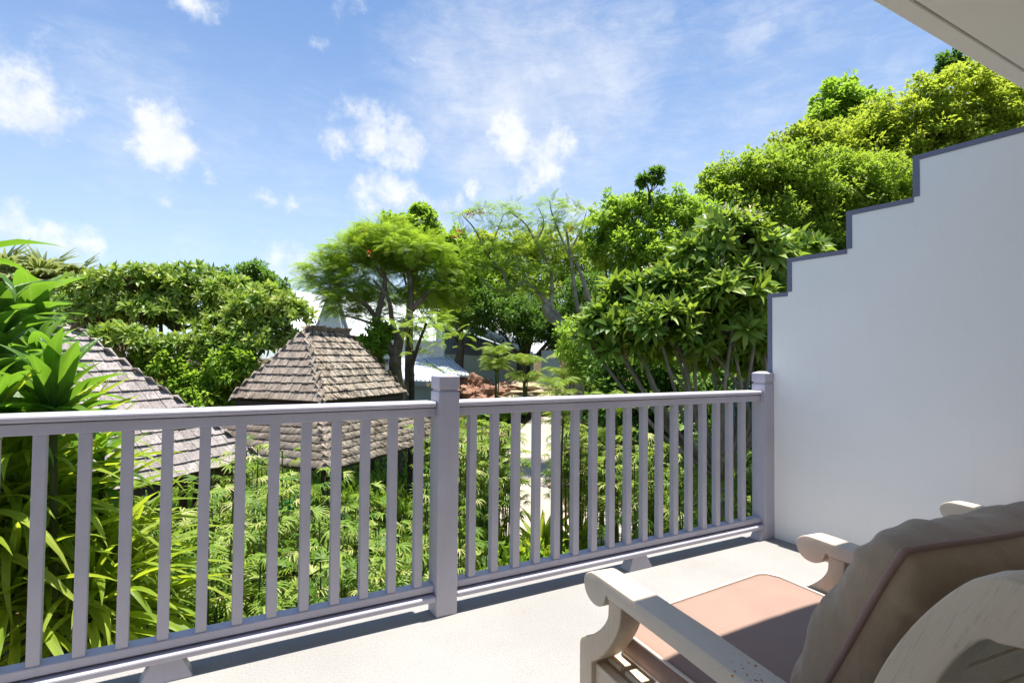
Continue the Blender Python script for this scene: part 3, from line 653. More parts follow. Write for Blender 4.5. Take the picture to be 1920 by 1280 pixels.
# long white roof behind
def roof(name, pts, Ds, mt=M_metal, seams=14):
    P = [at(u, v, d) for (u, v), d in zip(pts, Ds)]; MB().slab(P, .08).build(name, mt, wh, world=True)
    a, b, c, d = P; mb = MB()
    for i in range(seams+1): t = i/seams; mb.tube([a+(b-a)*t+[0, 0, .03], d+(c-d)*t+[0, 0, .03]], .025, 4)
    tag(mb.build('roof_seam', mt, wh, world=True), kind='stuff')
roof('main_roof', ((545, 625), (860, 640), (860, 575), (545, 545)), (34, 34, 41, 41), M_white, 20)
wall_px('wall', ((545, 628), (870, 643), (870, 735), (545, 730)), 34.2, M_white)
for (u0, u1, v0, v1) in ((660, 700, 640, 680), (712, 730, 645, 682), (690, 705, 655, 700)):
    w_ = wall_px('window', ((u0, v0), (u1, v0+1), (u1, v1), (u0, v1)), 33.9, M_bluegrey, .1); p_ = wall_px('pane', ((u0+3, v0+3), (u1-3, v0+4), (u1-3, v1-3), (u0+3, v1-3)), 33.82, M_glass, .08); p_.parent = w_; p_.matrix_parent_inverse = Matrix.Identity(4)
    w_.matrix_parent_inverse = Matrix.Identity(4); w_.matrix_basis = Matrix.Identity(4); w_.parent = wh; w_.matrix_parent_inverse = Matrix.Translation(wh.location).inverted()
# steep gable tower
wall_px('gable', ((596, 636), (650, 636), (636, 568), (617, 568)), 31.0, M_white, .5)
for a, b in (((588, 636), (620, 553)), ((657, 636), (632, 553))):
    mb = MB(); pa, pb = at(*a, 30.9), at(*b, 30.9); mb.slab([pa-RT*.08, pa+RT*.08, pb+RT*.09, pb-RT*.09], .25, tuple(-AW)); mb.build('barge_board', M_bluegrey, wh, world=True)
wall_px('gable_ridge', ((617, 570), (636, 570), (632, 552), (621, 552)), 30.92, M_bluegrey, .6)
# side wing
wg = empty('garden_wing', at(900, 690, 18)); wg.location.z = gh(*wg.location[:2]); tag(wg, 'white wing with blue-grey cladding and a sloping sheet roof right of the middle post', 'house'); keep_wh = wh; wh = wg
wall_px('wall', ((832, 662), (1000, 672), (1000, 740), (905, 735), (832, 715)), (27, 29, 29, 28, 27), M_white, .2)
cl = wall_px('cladding', ((832, 616), (868, 622), (1000, 668), (1000, 673), (832, 663)), (26.9, 27.2, 28.9, 28.9, 26.9), M_bluegrey, .1)
mb = MB()
for k in range(16): u = 836+k*5.5; t = k/16; vt = 618+max(0, (u-868))*.36; mb.tube([at(u, vt+3, 26.86+t*.9), at(u, 663+t*4, 26.86+t*.9)], .02, 4)
tag(mb.build('cladding_batten', M_trim, wg, world=True), kind='stuff')
MB().tube([at(832, 612, 26.8), at(832, 700, 26.8)], .08, 8).build('corner_pipe', M_white, wg, world=True)
roof('wing_roof', ((862, 612), (1005, 668), (1040, 640), (900, 598)), (26.7, 28.7, 33, 32), M_metal, 12)
MB().slab([at(820, 600, 33), at(1000, 620, 34), at(1000, 609, 38), at(820, 590, 37)], .15).build('rear_roof', M_white, wg, world=True)
roof('flat_roof', ((757, 712), (838, 716), (835, 672), (740, 668)), (22, 22, 26.5, 26.5), M_metal, 10)
roof('canopy_roof', ((838, 700), (880, 704), (838, 668), (790, 668)), (23, 23, 26.6, 26.6), M_metal, 6)
wall_px('fascia', ((757, 713), (800, 715), (800, 724), (757, 722)), 21.9, M_bluegrey, .1)
wall_px('low_wall', ((757, 722), (838, 726), (838, 780), (757, 780)), 22.5, M_bluegrey, .1)
wall_px('ledge', ((700, 662), (838, 668), (838, 674), (700, 672)), 26.5, M_white, .3)
wh = keep_wh
# small door panel in the shade of the trees, and slim teal fence by the end post
pn = empty('shed', at(1032, 690, 23)); tag(pn, 'small grey shed front in the shade left of the bright palm', 'shed'); wh = pn
wall_px('shed_wall', ((1015, 657), (1047, 657), (1047, 735), (1015, 745)), 23, M_bluegrey, .6); wall_px('door', ((1018, 664), (1030, 664), (1030, 735), (1018, 745)), 22.9, M_slab, .05)
wh = keep_wh
fc = empty('picket_fence', at(1410, 740, 7.6)); tag(fc, 'dark teal picket fence half hidden behind the end post', 'fence')
for k in range(14):
    u = 1376+k*6.5; P = at(u, 708, 7.6+k*.02); MB().box(P[0]-.012, P[0]+.012, P[1]-.008, P[1]+.008, P[2]-.9, P[2]).build('picket', M_teal, fc, world=True)
a_, b_ = at(1370, 725, 7.63), at(1470, 725, 7.9); MB().tube([a_, b_], .015, 4).build('fence_rail', M_teal, fc, world=True)

# ------------------------------------------------------------------ rocks and small things by the path
from mathutils import noise as mnoise
def rock(label, c, sx, sy, sz, mt, seed, group=None, name='rock', rot=0.0):
    import bmesh
    bm = bmesh.new(); bmesh.ops.create_icosphere(bm, subdivisions=4, radius=1)
    for v in bm.verts:
        d = mnoise.fractal(v.co*1.3+Vector((seed*7.1, 0, seed)), .8, 2.0, 5)*.42+abs(mnoise.noise(v.co*2.6+Vector((seed, 3, 1))))*-.25; v.co *= 1+d; v.co = Vector((v.co.x*sx, v.co.y*sy, v.co.z*sz))
    me = bpy.data.meshes.new(name); bm.to_mesh(me); bm.free(); o = link(name, me, mt); o.location = c; o.rotation_euler = (0, 0, rot); tag(o, label, 'rock', group); return o
RG = 'rocks beyond the handrail right of the middle post'
def rat(u, v, D): p = ground_pt(u, v+22); return (float(p[0]), float(p[1]), float(p[2]+.35))
rock('large reddish-brown boulder just right of the middle post', rat(882, 728, 12), .95, .85, .75, M_rock, 1, RG)
rock('smaller reddish boulder sloping down right of the largest one', rat(912, 742, 12.3), .8, .7, .5, M_rock, 2, RG)
rock('pale sandy rock under the white wall corner', rat(905, 716, 13), .7, .7, .35, M_rockpale, 3, RG)
rock('dark-shadowed rock behind the feather palm stems', rat(955, 735, 13), .9, .8, .5, M_rock, 4, RG)
o = rock('flat sandy mound in dappled light between the palms', rat(1000, 730, 14), 1.9, 1.8, .5, M_rockpale, 5, None, 'sandy_mound'); o['category'] = 'mound'
p = ground_pt(1052, 912); 
rock('flat pale stone at the right edge of the path', tuple(p+[0, 0, .1]), .34, .3, .16, M_rockpale, 6, 'stones at the path edge')
p2 = ground_pt(1085, 905); rock('larger brown stone in the shade beside the path', tuple(p2+[0, 0, .1]), .5, .4, .25, M_rock, 7, 'stones at the path edge')
for i, (u, v, s, lab) in enumerate(((880, 1030, .16, 'sandy stone under the lady palms, first gap right of the middle post'), (905, 985, .14, 'small pale stone in the second gap right of the middle post'), (985, 770, .4, 'red-brown rock at the head of the path'), (1000, 775, .3, 'pinkish rock just right at the head of the path'))):
    p = ground_pt(u, v); rock(lab, tuple(p+[0, 0, s*.3]), s*1.3, s, s*.7, M_rock if i > 1 else M_rockpale, 10+i, 'stones at the path edge')
# clay figure lamp and thin pole at the path edge
p = ground_pt(1042, 895); st = empty('garden_ornament', tuple(p)); tag(st, 'pair of small clay jars on a stone block at the path edge', 'ornament')
MB().box(-.09, .09, -.09, .09, 0, .16).build('plinth', M_rockpale, st, bevel=.01)
for dx, h_ in ((-.10, .22), (.07, .16)):
    z0 = .16 if dx > 0 else .0; mb = MB(); prof_ = [(.035, 0), (.065, .06), (.075, .12), (.05, .18), (.03, .20), (.042, .22)]
    mb.tube([(dx, 0, z0+z*h_/.22*1.4) for r_, z in prof_], [r_*1.1 for r_, z in prof_], 12); mb.build('jar', M_clay, st, smooth=True)
p = ground_pt(1046, 905); P = at(1046, 818, (p-CP)@FW); tag(MB().tube([tuple(p), (float(p[0]), float(p[1]), float(P[2]))], .022, 8).build('thin_pole', M_pink, smooth=True), 'thin rusty pole standing at the right edge of the path', 'pole')
# glimpse of green netting among the palms
for (u, v, D, w_, lab) in ((350, 1020, 5.6, .16, 'scrap of green netting low among the palms in the left bay'), (535, 955, 7.0, .22, 'green net sheet between the palms below the stained roof')):
    c_ = at(u, v, D); mb = MB(); n_ = 6; vs_ = [(c_+RT*(i/n_-.5)*w_*2+UP*(j/n_-.5)*w_+AW*.05*math.sin(i*2.1+j)) for j in range(n_+1) for i in range(n_+1)]
    mb.add(vs_, [(j*7+i, j*7+i+1, j*7+i+8, j*7+i+7) for j in range(6) for i in range(6)]); o = mb.build('green_net', M_green, smooth=True); s = o.modifiers.new('s', 'SOLIDIFY'); s.thickness = .004; tag(o, lab, 'net', 'scraps of green netting')

# ------------------------------------------------------------------ trees
def lobe(u, v, ru, rv, D, depth=None):
    c = at(u, v, D); return (c, ru/FPX*D, rv/FPX*D, (depth if depth else .5*(ru+rv)/FPX*D))
AX = np.stack([RT*1.0, np.array([0, 0, 1.0]), np.array([math.sin(YAW), math.cos(YAW), 0])])   # right, up, away
def crown(lobes, clumps, per, leaf, T=LEAF, spread=.30, flat_=.75, tv=.16, inner=.25, droop=.25, shell=(.62, 1.05)):
    """leaves in clumps over uneven lobes; returns merged verts, tris, tint"""
    P = []; X = []; Z = []; S = []; TI = []
    vol = np.array([l[1]*l[2] for l in lobes]); share = vol/vol.sum()
    for (c, a, b, dp), sh in zip(lobes, share):
        nc = max(3, int(clumps*sh)); dirs = rdir(nc)
        bump = 1+.13*np.sin(dirs[:, 0]*7+c[0])*np.cos(dirs[:, 1]*6+c[1])+rng.normal(0, .06, nc)
        rad = (rng.uniform(shell[0], shell[1], nc) if True else 1)*bump
        rad = np.where(rng.random(nc) < inner, rad*rng.uniform(.35, .8, nc), rad)
        cc = c+(dirs*rad[:, None]*np.array([a, b, dp]))@AX
        rc = spread*(a*b*dp)**(1/3)*rng.uniform(.6, 1.25, nc)
        ct = rng.normal(0, tv*.6, nc)
        ld = rdir(nc*per); ld = ld.reshape(nc, per, 3); rr = rng.uniform(.35, 1, (nc, per, 1))
        off = ld*rr*rc[:, None, None]*np.array([1, 1, flat_])
        p = cc[:, None]+off
        out = ((dirs*np.array([1, 1, 1]))@AX)[:, None]*.35+ld
        x = out+rng.normal(0, .45, (nc, per, 3)); x[..., 2] -= droop
        z = ld*.45+rng.normal(0, .35, (nc, per, 3)); z[..., 2] += 1.2
        P.append(p.reshape(-1, 3)); X.append(x.reshape(-1, 3)); Z.append(z.reshape(-1, 3))
        S.append(leaf*rng.uniform(.6, 1.3, nc*per)); TI.append((ct[:, None]+rng.normal(.5, tv*.7, (nc, per))).ravel())
    P, X, Z, S, TI = map(np.concatenate, (P, X, Z, S, TI))
    return merge(T, P, frames(X, Z), S, TI)
def limbs(base, lobes, r0, fork=.45, wob=.06, sub=2):
    mb = MB(); base = np.array(base, float); top = np.mean([l[0] for l in lobes], axis=0)
    f = base+(top-base)*fork; f[:2] = base[:2]+(top[:2]-base[:2])*fork*.5
    H = np.linalg.norm(top-base); tr = curve([base, base+(f-base)*.5+rng.normal(0, wob*H*.3, 3)*[1, 1, 0], f], 5)
    mb.tube(tr, np.linspace(r0*1.25, r0*.8, len(tr)), 9)
    for (c, a, b, dp) in lobes:
        for k in range(sub):
            e = c+rng.normal(0, .35, 3)*np.array([a, a, b]); mdp = f+(e-f)*.5+rng.normal(0, wob*H, 3)
            pts = curve([f-(f-base)*.08, mdp, e], 5); mb.tube(pts, np.linspace(r0*.5/math.sqrt(sub), r0*.06, len(pts)), 6)
    return mb
def tree(name, label, lobes, clumps, per, leaf, mt, r0=.16, bark=None, cat='tree', group=None, base=None, fork=.45, trunk=None, **kw):
    c = np.mean([l[0] for l in lobes], axis=0)
    if base is None: base = (c[0], c[1], gh(c[0], c[1])-.1)
    root = empty(name, base); tag(root, label, cat, group)
    mb = trunk or limbs(base, lobes, r0, fork)
    mb.build('trunk', bark or M_bark, root, smooth=True, world=True)
    V, F, t = crown(lobes, clumps, per, leaf, **kw)
    o = child(link('crown', npmesh('crown', V, F, t), mt), root); tag(o, kind='stuff')
    return root
Lb = lambda D, *a: [lobe(u, v, ru, rv, D+(q[0] if q else 0)) for (u, v, ru, rv, *q) in a]

HG = 'trees on the slope at the right'
tree('hillside_tree', 'dark conical tree top rising highest above the yellow-green hillside trees', Lb(31, (1572, 190, 40, 45), (1560, 235, 55, 50), (1600, 225, 50, 45)), 260, 44, .30, M_mid, .2, group=HG, spread=.26)
tree('hillside_tree', 'bright yellow-green tree on the slope right below the conical tree top', Lb(27, (1500, 285, 52, 52), (1560, 300, 80, 75), (1640, 250, 62, 58), (1600, 350, 100, 70), (1680, 300, 60, 70), (1460, 330, 45, 50)), 820, 50, .21, M_broad, .22, group=HG, spread=.22, tv=.2)
tree('hillside_tree', 'feathery bright tree top between the stepped wall and the eave', Lb(25, (1735, 205, 62, 62), (1800, 190, 80, 68), (1870, 215, 75, 70), (1780, 290, 110, 70), (1930, 250, 80, 90), (1710, 275, 50, 50), (1860, 160, 35, 25)), 840, 50, .20, M_broad, .22, group=HG, spread=.20, tv=.2, flat_=.5)
tree('hillside_tree', 'small dark tree tip touching the white eave', Lb(33, (1790, 118, 26, 24), (1812, 140, 24, 20), (1775, 135, 16, 14)), 60, 40, .30, M_dark, .12, group=HG, spread=.32)
tree('hillside_tree', 'sparse tree with bare twigs at the upper right edge under the eave', Lb(30, (1885, 150, 60, 40), (1940, 170, 70, 60), (1840, 140, 35, 25)), 110, 34, .26, M_broad, .2, group=HG, spread=.22, flat_=.5)
tree('hillside_tree', 'broad olive-green tree filling the slope behind the lowest wall steps', Lb(21, (1350, 345, 45, 35), (1400, 335, 65, 48), (1460, 325, 75, 52), (1540, 350, 90, 66), (1630, 350, 90, 62), (1700, 380, 60, 60), (1350, 400, 70, 55), (1440, 420, 90, 62), (1550, 430, 100, 62), (1650, 430, 80, 60), (1590, 500, 120, 60)), 1600, 50, .165, M_olive, .28, group=HG, spread=.2, tv=.2)
tree('hillside_tree', 'mid green tree left of the olive-green slope tree, behind the frangipani', Lb(20, (1155, 410, 50, 42), (1210, 395, 55, 36), (1270, 400, 50, 42), (1320, 430, 60, 50), (1170, 470, 70, 52), (1250, 490, 90, 62), (1330, 510, 80, 60), (1120, 450, 35, 35)), 800, 48, .16, M_mid, .24, group=HG, spread=.22, tv=.2)
tree('sapling', 'single leafy sprig standing clear above the tree line', Lb(19.5, (1203, 340, 15, 8), (1216, 336, 15, 9), (1230, 325, 13, 9), (1236, 330, 9, 11)), 34, 26, .17, M_dark, .05, M_barkdark, cat='sapling', spread=.45, base=at(1216, 400, 19.5), fork=.6)

BG = 'dense trees behind the flame tree'
tree('dense_tree', 'dark dense tree directly behind the right half of the feathery tree', Lb(26, (880, 520, 62, 62), (840, 560, 50, 45), (885, 580, 52, 38), (860, 470, 45, 40)), 520, 44, .18, M_mid, .22, group=BG, spread=.24)
tree('dense_tree', 'leafy yellow-green tree behind the bare flame tree branches', Lb(27.5, (960, 480, 62, 50), (1030, 470, 62, 48), (1085, 500, 55, 55), (970, 560, 70, 62), (1050, 570, 75, 62), (920, 520, 50, 45), (910, 455, 36, 30)), 680, 44, .18, M_broad, .24, group=BG, spread=.22, tv=.2)
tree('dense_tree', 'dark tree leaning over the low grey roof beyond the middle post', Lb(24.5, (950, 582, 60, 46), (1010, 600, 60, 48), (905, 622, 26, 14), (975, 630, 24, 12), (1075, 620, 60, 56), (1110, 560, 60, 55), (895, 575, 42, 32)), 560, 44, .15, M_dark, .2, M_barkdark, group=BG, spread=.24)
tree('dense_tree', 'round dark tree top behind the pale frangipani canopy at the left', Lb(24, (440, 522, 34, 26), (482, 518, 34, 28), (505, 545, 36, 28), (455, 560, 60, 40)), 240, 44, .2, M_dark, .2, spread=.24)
tree('dense_tree', 'dark green leafy tree top poking above the feathery tree', Lb(19, (728, 416, 26, 14), (752, 428, 38, 18), (790, 400, 26, 15), (806, 396, 12, 9), (780, 428, 48, 22), (820, 448, 32, 20), (690, 440, 30, 16)), 260, 40, .16, M_mid, .14, spread=.26, base=(*at(770, 640, 19)[:2], gh(*at(770, 640, 19)[:2])), fork=.7)

# dark understory between the railing and the right frangipani
UG = 'shrubs under the right frangipani'
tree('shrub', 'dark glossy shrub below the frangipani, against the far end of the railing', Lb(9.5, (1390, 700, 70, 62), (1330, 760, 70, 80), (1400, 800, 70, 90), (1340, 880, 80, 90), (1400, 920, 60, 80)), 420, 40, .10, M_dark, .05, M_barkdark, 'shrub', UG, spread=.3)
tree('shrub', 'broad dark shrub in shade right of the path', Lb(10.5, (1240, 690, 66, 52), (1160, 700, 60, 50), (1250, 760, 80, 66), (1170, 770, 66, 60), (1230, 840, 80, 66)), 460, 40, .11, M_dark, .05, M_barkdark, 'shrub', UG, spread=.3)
tree('shrub', 'speckled small-leaved shrub under the leftmost frangipani boughs', Lb(12.5, (1090, 640, 50, 40), (1150, 650, 62, 42), (1210, 640, 62, 44), (1110, 690, 52, 34), (1290, 660, 66, 50)), 420, 40, .10, M_mid, .05, M_barkdark, 'shrub', UG, spread=.26)
tree('shrub', 'green bushy plant beyond the stained pavilion roof, at the trunk of the feathery tree', Lb(16, (695, 650, 34, 18), (690, 690, 24, 30), (715, 620, 20, 22)), 260, 40, .13, M_mid, .05, M_barkdark, 'shrub', spread=.26)
tree('shrub', 'leafy bush between the red rocks and the head of the path', Lb(21, (965, 762, 30, 16), (940, 775, 24, 18), (905, 770, 30, 14)), 120, 36, .11, M_mid, .04, M_barkdark, 'shrub', spread=.35)
tree('shrub', 'small bush at the far right side of the path head', Lb(21, (1075, 765, 30, 18), (1105, 760, 26, 22)), 110, 36, .11, M_mid, .04, M_barkdark, 'shrub', spread=.35)
tree('shrub', 'low rounded bush beneath the left frangipani trunks', Lb(12.2, (440, 690, 60, 36), (360, 720, 60, 34), (300, 690, 50, 30), (400, 755, 80, 34)), 240, 40, .12, M_mid, .05, M_barkdark, 'shrub', spread=.3)
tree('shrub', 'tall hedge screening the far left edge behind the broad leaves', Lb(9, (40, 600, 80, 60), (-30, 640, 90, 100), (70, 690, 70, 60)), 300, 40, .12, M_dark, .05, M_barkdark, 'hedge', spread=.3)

# ------------------------------------------------------------------ feathery tree in the middle
PIN = [pinnate(13, s, .04, .30, .7, curl=.25) for s in range(3)]
def fronds(lobes, n, size, T, up=.35, tv=.14, shell=(.5, 1.05), drp=.1):
    P = []; X = []; Z = []; S = []
    vol = np.array([l[1]*l[3] for l in lobes]); share = vol/vol.sum()
    for (c, a, b, dp), sh in zip(lobes, share):
        k = max(2, int(n*sh)); d = rdir(k); d[:, 1] = np.abs(d[:, 1])*rng.choice([1, 1, -.5], k); rr = rng.uniform(*shell, k)[:, None]
        P.append(c+(d*rr*np.array([a, b, dp]))@AX); x = (d*np.array([1, .3, 1]))@AX+rng.normal(0, .35, (k, 3)); x[:, 2] += up-.3-drp; X.append(x)
        z = rng.normal(0, .25, (k, 3)); z[:, 2] += 1; Z.append(z); S.append(size*rng.uniform(.7, 1.25, k))
    P, X, Z, S = map(np.concatenate, (P, X, Z, S))
    return P, frames(X, Z), S, rng.normal(.5, tv, len(P))
def feather_mesh(lobes, n, size, tv=.14, PINS=None, **kw):
    PINS = PINS or PIN; out = []; off = 0
    for T in PINS:
        P, R, S, t = fronds(lobes, n//len(PINS), size, T, tv=tv, **kw); V, F, tt = merge(T, P, R, S, t); out.append((V, F+off, tt)); off += len(V)
    return tuple(np.concatenate([o[i] for o in out]) for i in range(3))
fl = Lb(16, (720, 445, 62, 22, .3), (660, 470, 50, 20), (770, 470, 66, 26), (618, 500, 44, 17), (690, 500, 80, 22, .8), (800, 505, 56, 30, .6), (655, 532, 44, 14), (720, 560, 60, 22, 1.6), (815, 555, 44, 34, .9),
        (690, 590, 34, 14, 1.3), (640, 582, 26, 10, 1.2), (622, 558, 24, 9, -.3), (645, 572, 20, 8, .2), (598, 517, 26, 10), (830, 540, 36, 40, .4), (790, 610, 40, 26, 1.6), (740, 480, 70, 30, .8), (655, 560, 40, 13, .9), (612, 538, 32, 11, .6), (835, 572, 34, 22, .8), (575, 528, 16, 6, .3), (860, 500, 24, 22, .7))
b = ground_pt(745, 760); base = at(742, 800, 16); base[2] = gh(base[0], base[1])-.1
root = empty('feathery_tree', base); tag(root, 'feathery yellow-green tree with a forked brown trunk behind the stained pavilion roof', 'tree')
mb = MB(); q = lambda *a: [at(u, v, 16+(w[0] if w else 0)) for (u, v, *w) in a]
def limb(mb, pts, r, seg=8, n=5): c = curve(pts, n); mb.tube(c, np.linspace(r[0], r[1], len(c)), seg)
limb(mb, [base]+q((743, 735), (741, 690), (742, 665)), (.21, .165), 12)
limb(mb, q((743, 672), (722, 640), (706, 610), (712, 575), (722, 530, .2), (716, 500, .3)), (.14, .05))
limb(mb, q((742, 668), (752, 625), (768, 590), (770, 540), (768, 505, .2)), (.16, .05))
limb(mb, q((748, 650), (735, 600), (728, 560, -.4), (700, 525, -.5)), (.10, .03)); limb(mb, q((708, 600), (685, 570), (650, 545), (615, 520)), (.08, .02))
limb(mb, q((768, 585), (800, 550), (825, 525)), (.09, .03)); limb(mb, q((768, 510, .2), (795, 480), (780, 455)), (.06, .02)); limb(mb, q((720, 520, .2), (690, 480), (665, 465)), (.06, .02)); limb(mb, q((706, 610), (672, 598), (640, 590)), (.05, .015))
limb(mb, q((718, 505, .3), (735, 470, .3), (728, 440, .3)), (.05, .015))
mb.build('trunk', M_bark, root, smooth=True, world=True)
V, F, t = feather_mesh(fl, 3400, .5); tag(child(link('crown', npmesh('crown', V, F, t), M_feather), root), kind='stuff')
FLW = T_([(0, 0, 0), (.5, .4, .2), (1, 0, 0), (.5, -.4, .2), (0, .3, .5), (.6, 0, .7)], [(0, 2, 1), (0, 3, 2), (0, 4, 5)])
def flowers(name, pts, size, n, mt, root, tcol=.5):
    P = np.concatenate([np.array(p)+rng.normal(0, size*.9, (n, 3)) for p in pts]); k = len(P)
    V, F, t = merge(FLW, P, frames(rdir(k), rdir(k)), size*rng.uniform(.6, 1.2, k), rng.uniform(0, 1, k)); o = child(link(name, npmesh(name, V, F, t), mt), root); tag(o, kind='stuff'); return o
flowers('blossom', [at(682, 432, 15.8), at(604, 477, 15.8), at(690, 470, 15.3)], .06, 9, M_flower_red, root)

# second slender trunk beside it
root = tree('slender_tree', 'slender reddish-trunked tree with hanging feathery leaves left of the middle post cap', Lb(14.5, (800, 610, 34, 18), (835, 630, 30, 16), (790, 655, 26, 14)), 10, 6, .1, M_feather, .06, M_barkdark,
            base=(*at(772, 745, 14.5)[:2], gh(*at(772, 745, 14.5)[:2])), trunk=(lambda mb: (limb(mb, [np.array((*at(772, 745, 14.5)[:2], gh(*at(772, 745, 14.5)[:2])))]+[at(u, v, 14.5) for u, v in ((772, 730), (772, 690), (780, 660), (790, 630), (800, 605))], (.09, .03)), limb(mb, [at(u, v, 14.5) for u, v in ((778, 665), (765, 640), (770, 610))], (.05, .02)), mb)[-1])(MB()))
V, F, t = feather_mesh(Lb(14.5, (800, 605, 44, 24), (845, 640, 40, 24), (785, 660, 30, 26), (760, 620, 30, 20), (830, 690, 20, 14)), 75, .42); tag(child(link('hanging_leaves', npmesh('hanging_leaves', V, F, t), M_mid), root), kind='stuff')

# ------------------------------------------------------------------ sparse flame tree with long bare boughs
D = 17.0; base = at(1075, 690, D); base = np.array([base[0], base[1], gh(base[0], base[1])])
root = empty('flame_tree', base); tag(root, 'sparse flame tree with long pale bare boughs and a few orange blossoms', 'tree')
mb = MB(); q = lambda *a: [at(u, v, D+(w[0] if w else 0)) for (u, v, *w) in a]
limb(mb, [base]+q((1085, 640), (1062, 618), (1030, 590), (1022, 570)), (.22, .12), 10)
limb(mb, q((1062, 612), (1040, 585), (1015, 555), (985, 525)), (.09, .06)); limb(mb, q((985, 525), (958, 540), (940, 505), (915, 480), (890, 430), (868, 405)), (.06, .015))
limb(mb, q((1092, 610), (1080, 560), (1072, 500), (1068, 470), (1062, 430)), (.07, .03)); limb(mb, q((1105, 570), (1095, 530), (1080, 490)), (.09, .04))
limb(mb, q((1030, 590), (1035, 540), (1030, 500), (1005, 455), (985, 420), (960, 400)), (.07, .015)); limb(mb, q((1072, 490), (1050, 440), (1035, 400), (1030, 375)), (.04, .01))
limb(mb, q((1068, 470), (1090, 430), (1100, 395)), (.035, .01)); limb(mb, q((940, 505), (905, 500), (870, 490), (845, 480)), (.04, .012)); limb(mb, q((915, 480), (930, 440), (945, 400)), (.03, .01)); limb(mb, q((958, 540), (930, 545), (900, 520)), (.04, .015)); limb(mb, q((1005, 455), (1020, 420), (1010, 390)), (.03, .01))
mb.build('trunk', M_barkgrey, root, smooth=True, world=True)
hl = Lb(D, (868, 402, 20, 7), (900, 398, 22, 8), (882, 440, 22, 8), (940, 395, 24, 9), (975, 402, 24, 9), (1035, 382, 26, 9), (1070, 392, 22, 9), (1098, 395, 18, 9), (1020, 415, 34, 10), (960, 430, 34, 9), (920, 420, 20, 7), (1060, 430, 34, 10),
        (1090, 420, 20, 10), (1000, 455, 40, 10), (935, 460, 34, 10), (890, 470, 36, 10), (1050, 470, 40, 10), (960, 500, 44, 12), (900, 505, 40, 12), (1020, 510, 50, 12), (985, 545, 50, 14), (930, 470, 50, 8), (960, 384, 12, 10), (912, 386, 12, 10), (1030, 374, 10, 8))
V, F, t = feather_mesh(hl, 1400, .34, tv=.18); tag(child(link('crown', npmesh('crown', V, F, t), M_feather), root), kind='stuff')
flowers('blossom', [at(876, 401, D-.2), at(884, 402, D-.2), at(901, 401, D-.2), at(860, 432, D-.2), at(1068, 426, D-.2), at(1036, 455, D-.2), at(855, 445, D-.2)], .07, 12, M_flower_red, root)

# ------------------------------------------------------------------ frangipani trees
ROS = [rosette(13, 1.0, .25, s) for s in range(6)]
def inst(root, name, meshes, P, R, S, mt, limit=300, stuff='foliage', T=None, tint=None, order=None):
    """nearest pieces as objects sharing meshes, the rest as one part"""
    k = len(P); idx = np.arange(k) if order is None else np.argsort(order)
    which = rng.integers(0, len(meshes), k)
    inv = (Matrix.Translation(root.location) @ root.rotation_euler.to_matrix().to_4x4()).inverted()
    for i in idx[:limit]:
        o = bpy.data.objects.new(name, meshes[which[i]]); C.objects.link(o); o.parent = root
        o.matrix_parent_inverse = inv; o.matrix_basis = mat4(P[i], R[i], float(S[i]))
    rest = idx[limit:]
    if len(rest) and T is not None:
        Vs = []; Fs = []; ts = []; off = 0
        for j in range(len(meshes)):
            sel = rest[which[rest] == j]
            if not len(sel): continue
            V, F, t = merge(T[j], P[sel], R[sel], S[sel], rng.normal(.5, .16, len(sel))); Vs.append(V); Fs.append(F+off); ts.append(t); off += len(V)
        if Vs: tag(child(link(stuff, npmesh(stuff, np.concatenate(Vs), np.concatenate(Fs), np.concatenate(ts)), mt), root), kind='stuff')
def tmesh(name, T, mt, base=.5, smooth=True, uv=None):
    me = npmesh(name, T[0], T[1], T[2]+base, smooth, uv); me.materials.append(mt); return me
ros_me = [tmesh('leaf_cluster', T, M_plum) for T in ROS]
def shell_pts(lobes, n, up=.55, low=-.35):
    P = []; X = []; vol = np.array([l[1]*l[2]+l[1]*l[3] for l in lobes]); share = vol/vol.sum()
    for (c, a, b, dp), sh in zip(lobes, share):
        k = max(2, int(n*sh)); d = rdir(k*3); d = d[d[:, 1] > low][:k]; k = len(d)
        P.append(c+(d*rng.uniform(.82, 1.05, (k, 1))*np.array([a, b, dp]))@AX); x = d@AX; x[:, 2] += up; X.append(x+rng.normal(0, .25, (k, 3)))
    return np.concatenate(P), np.concatenate(X)
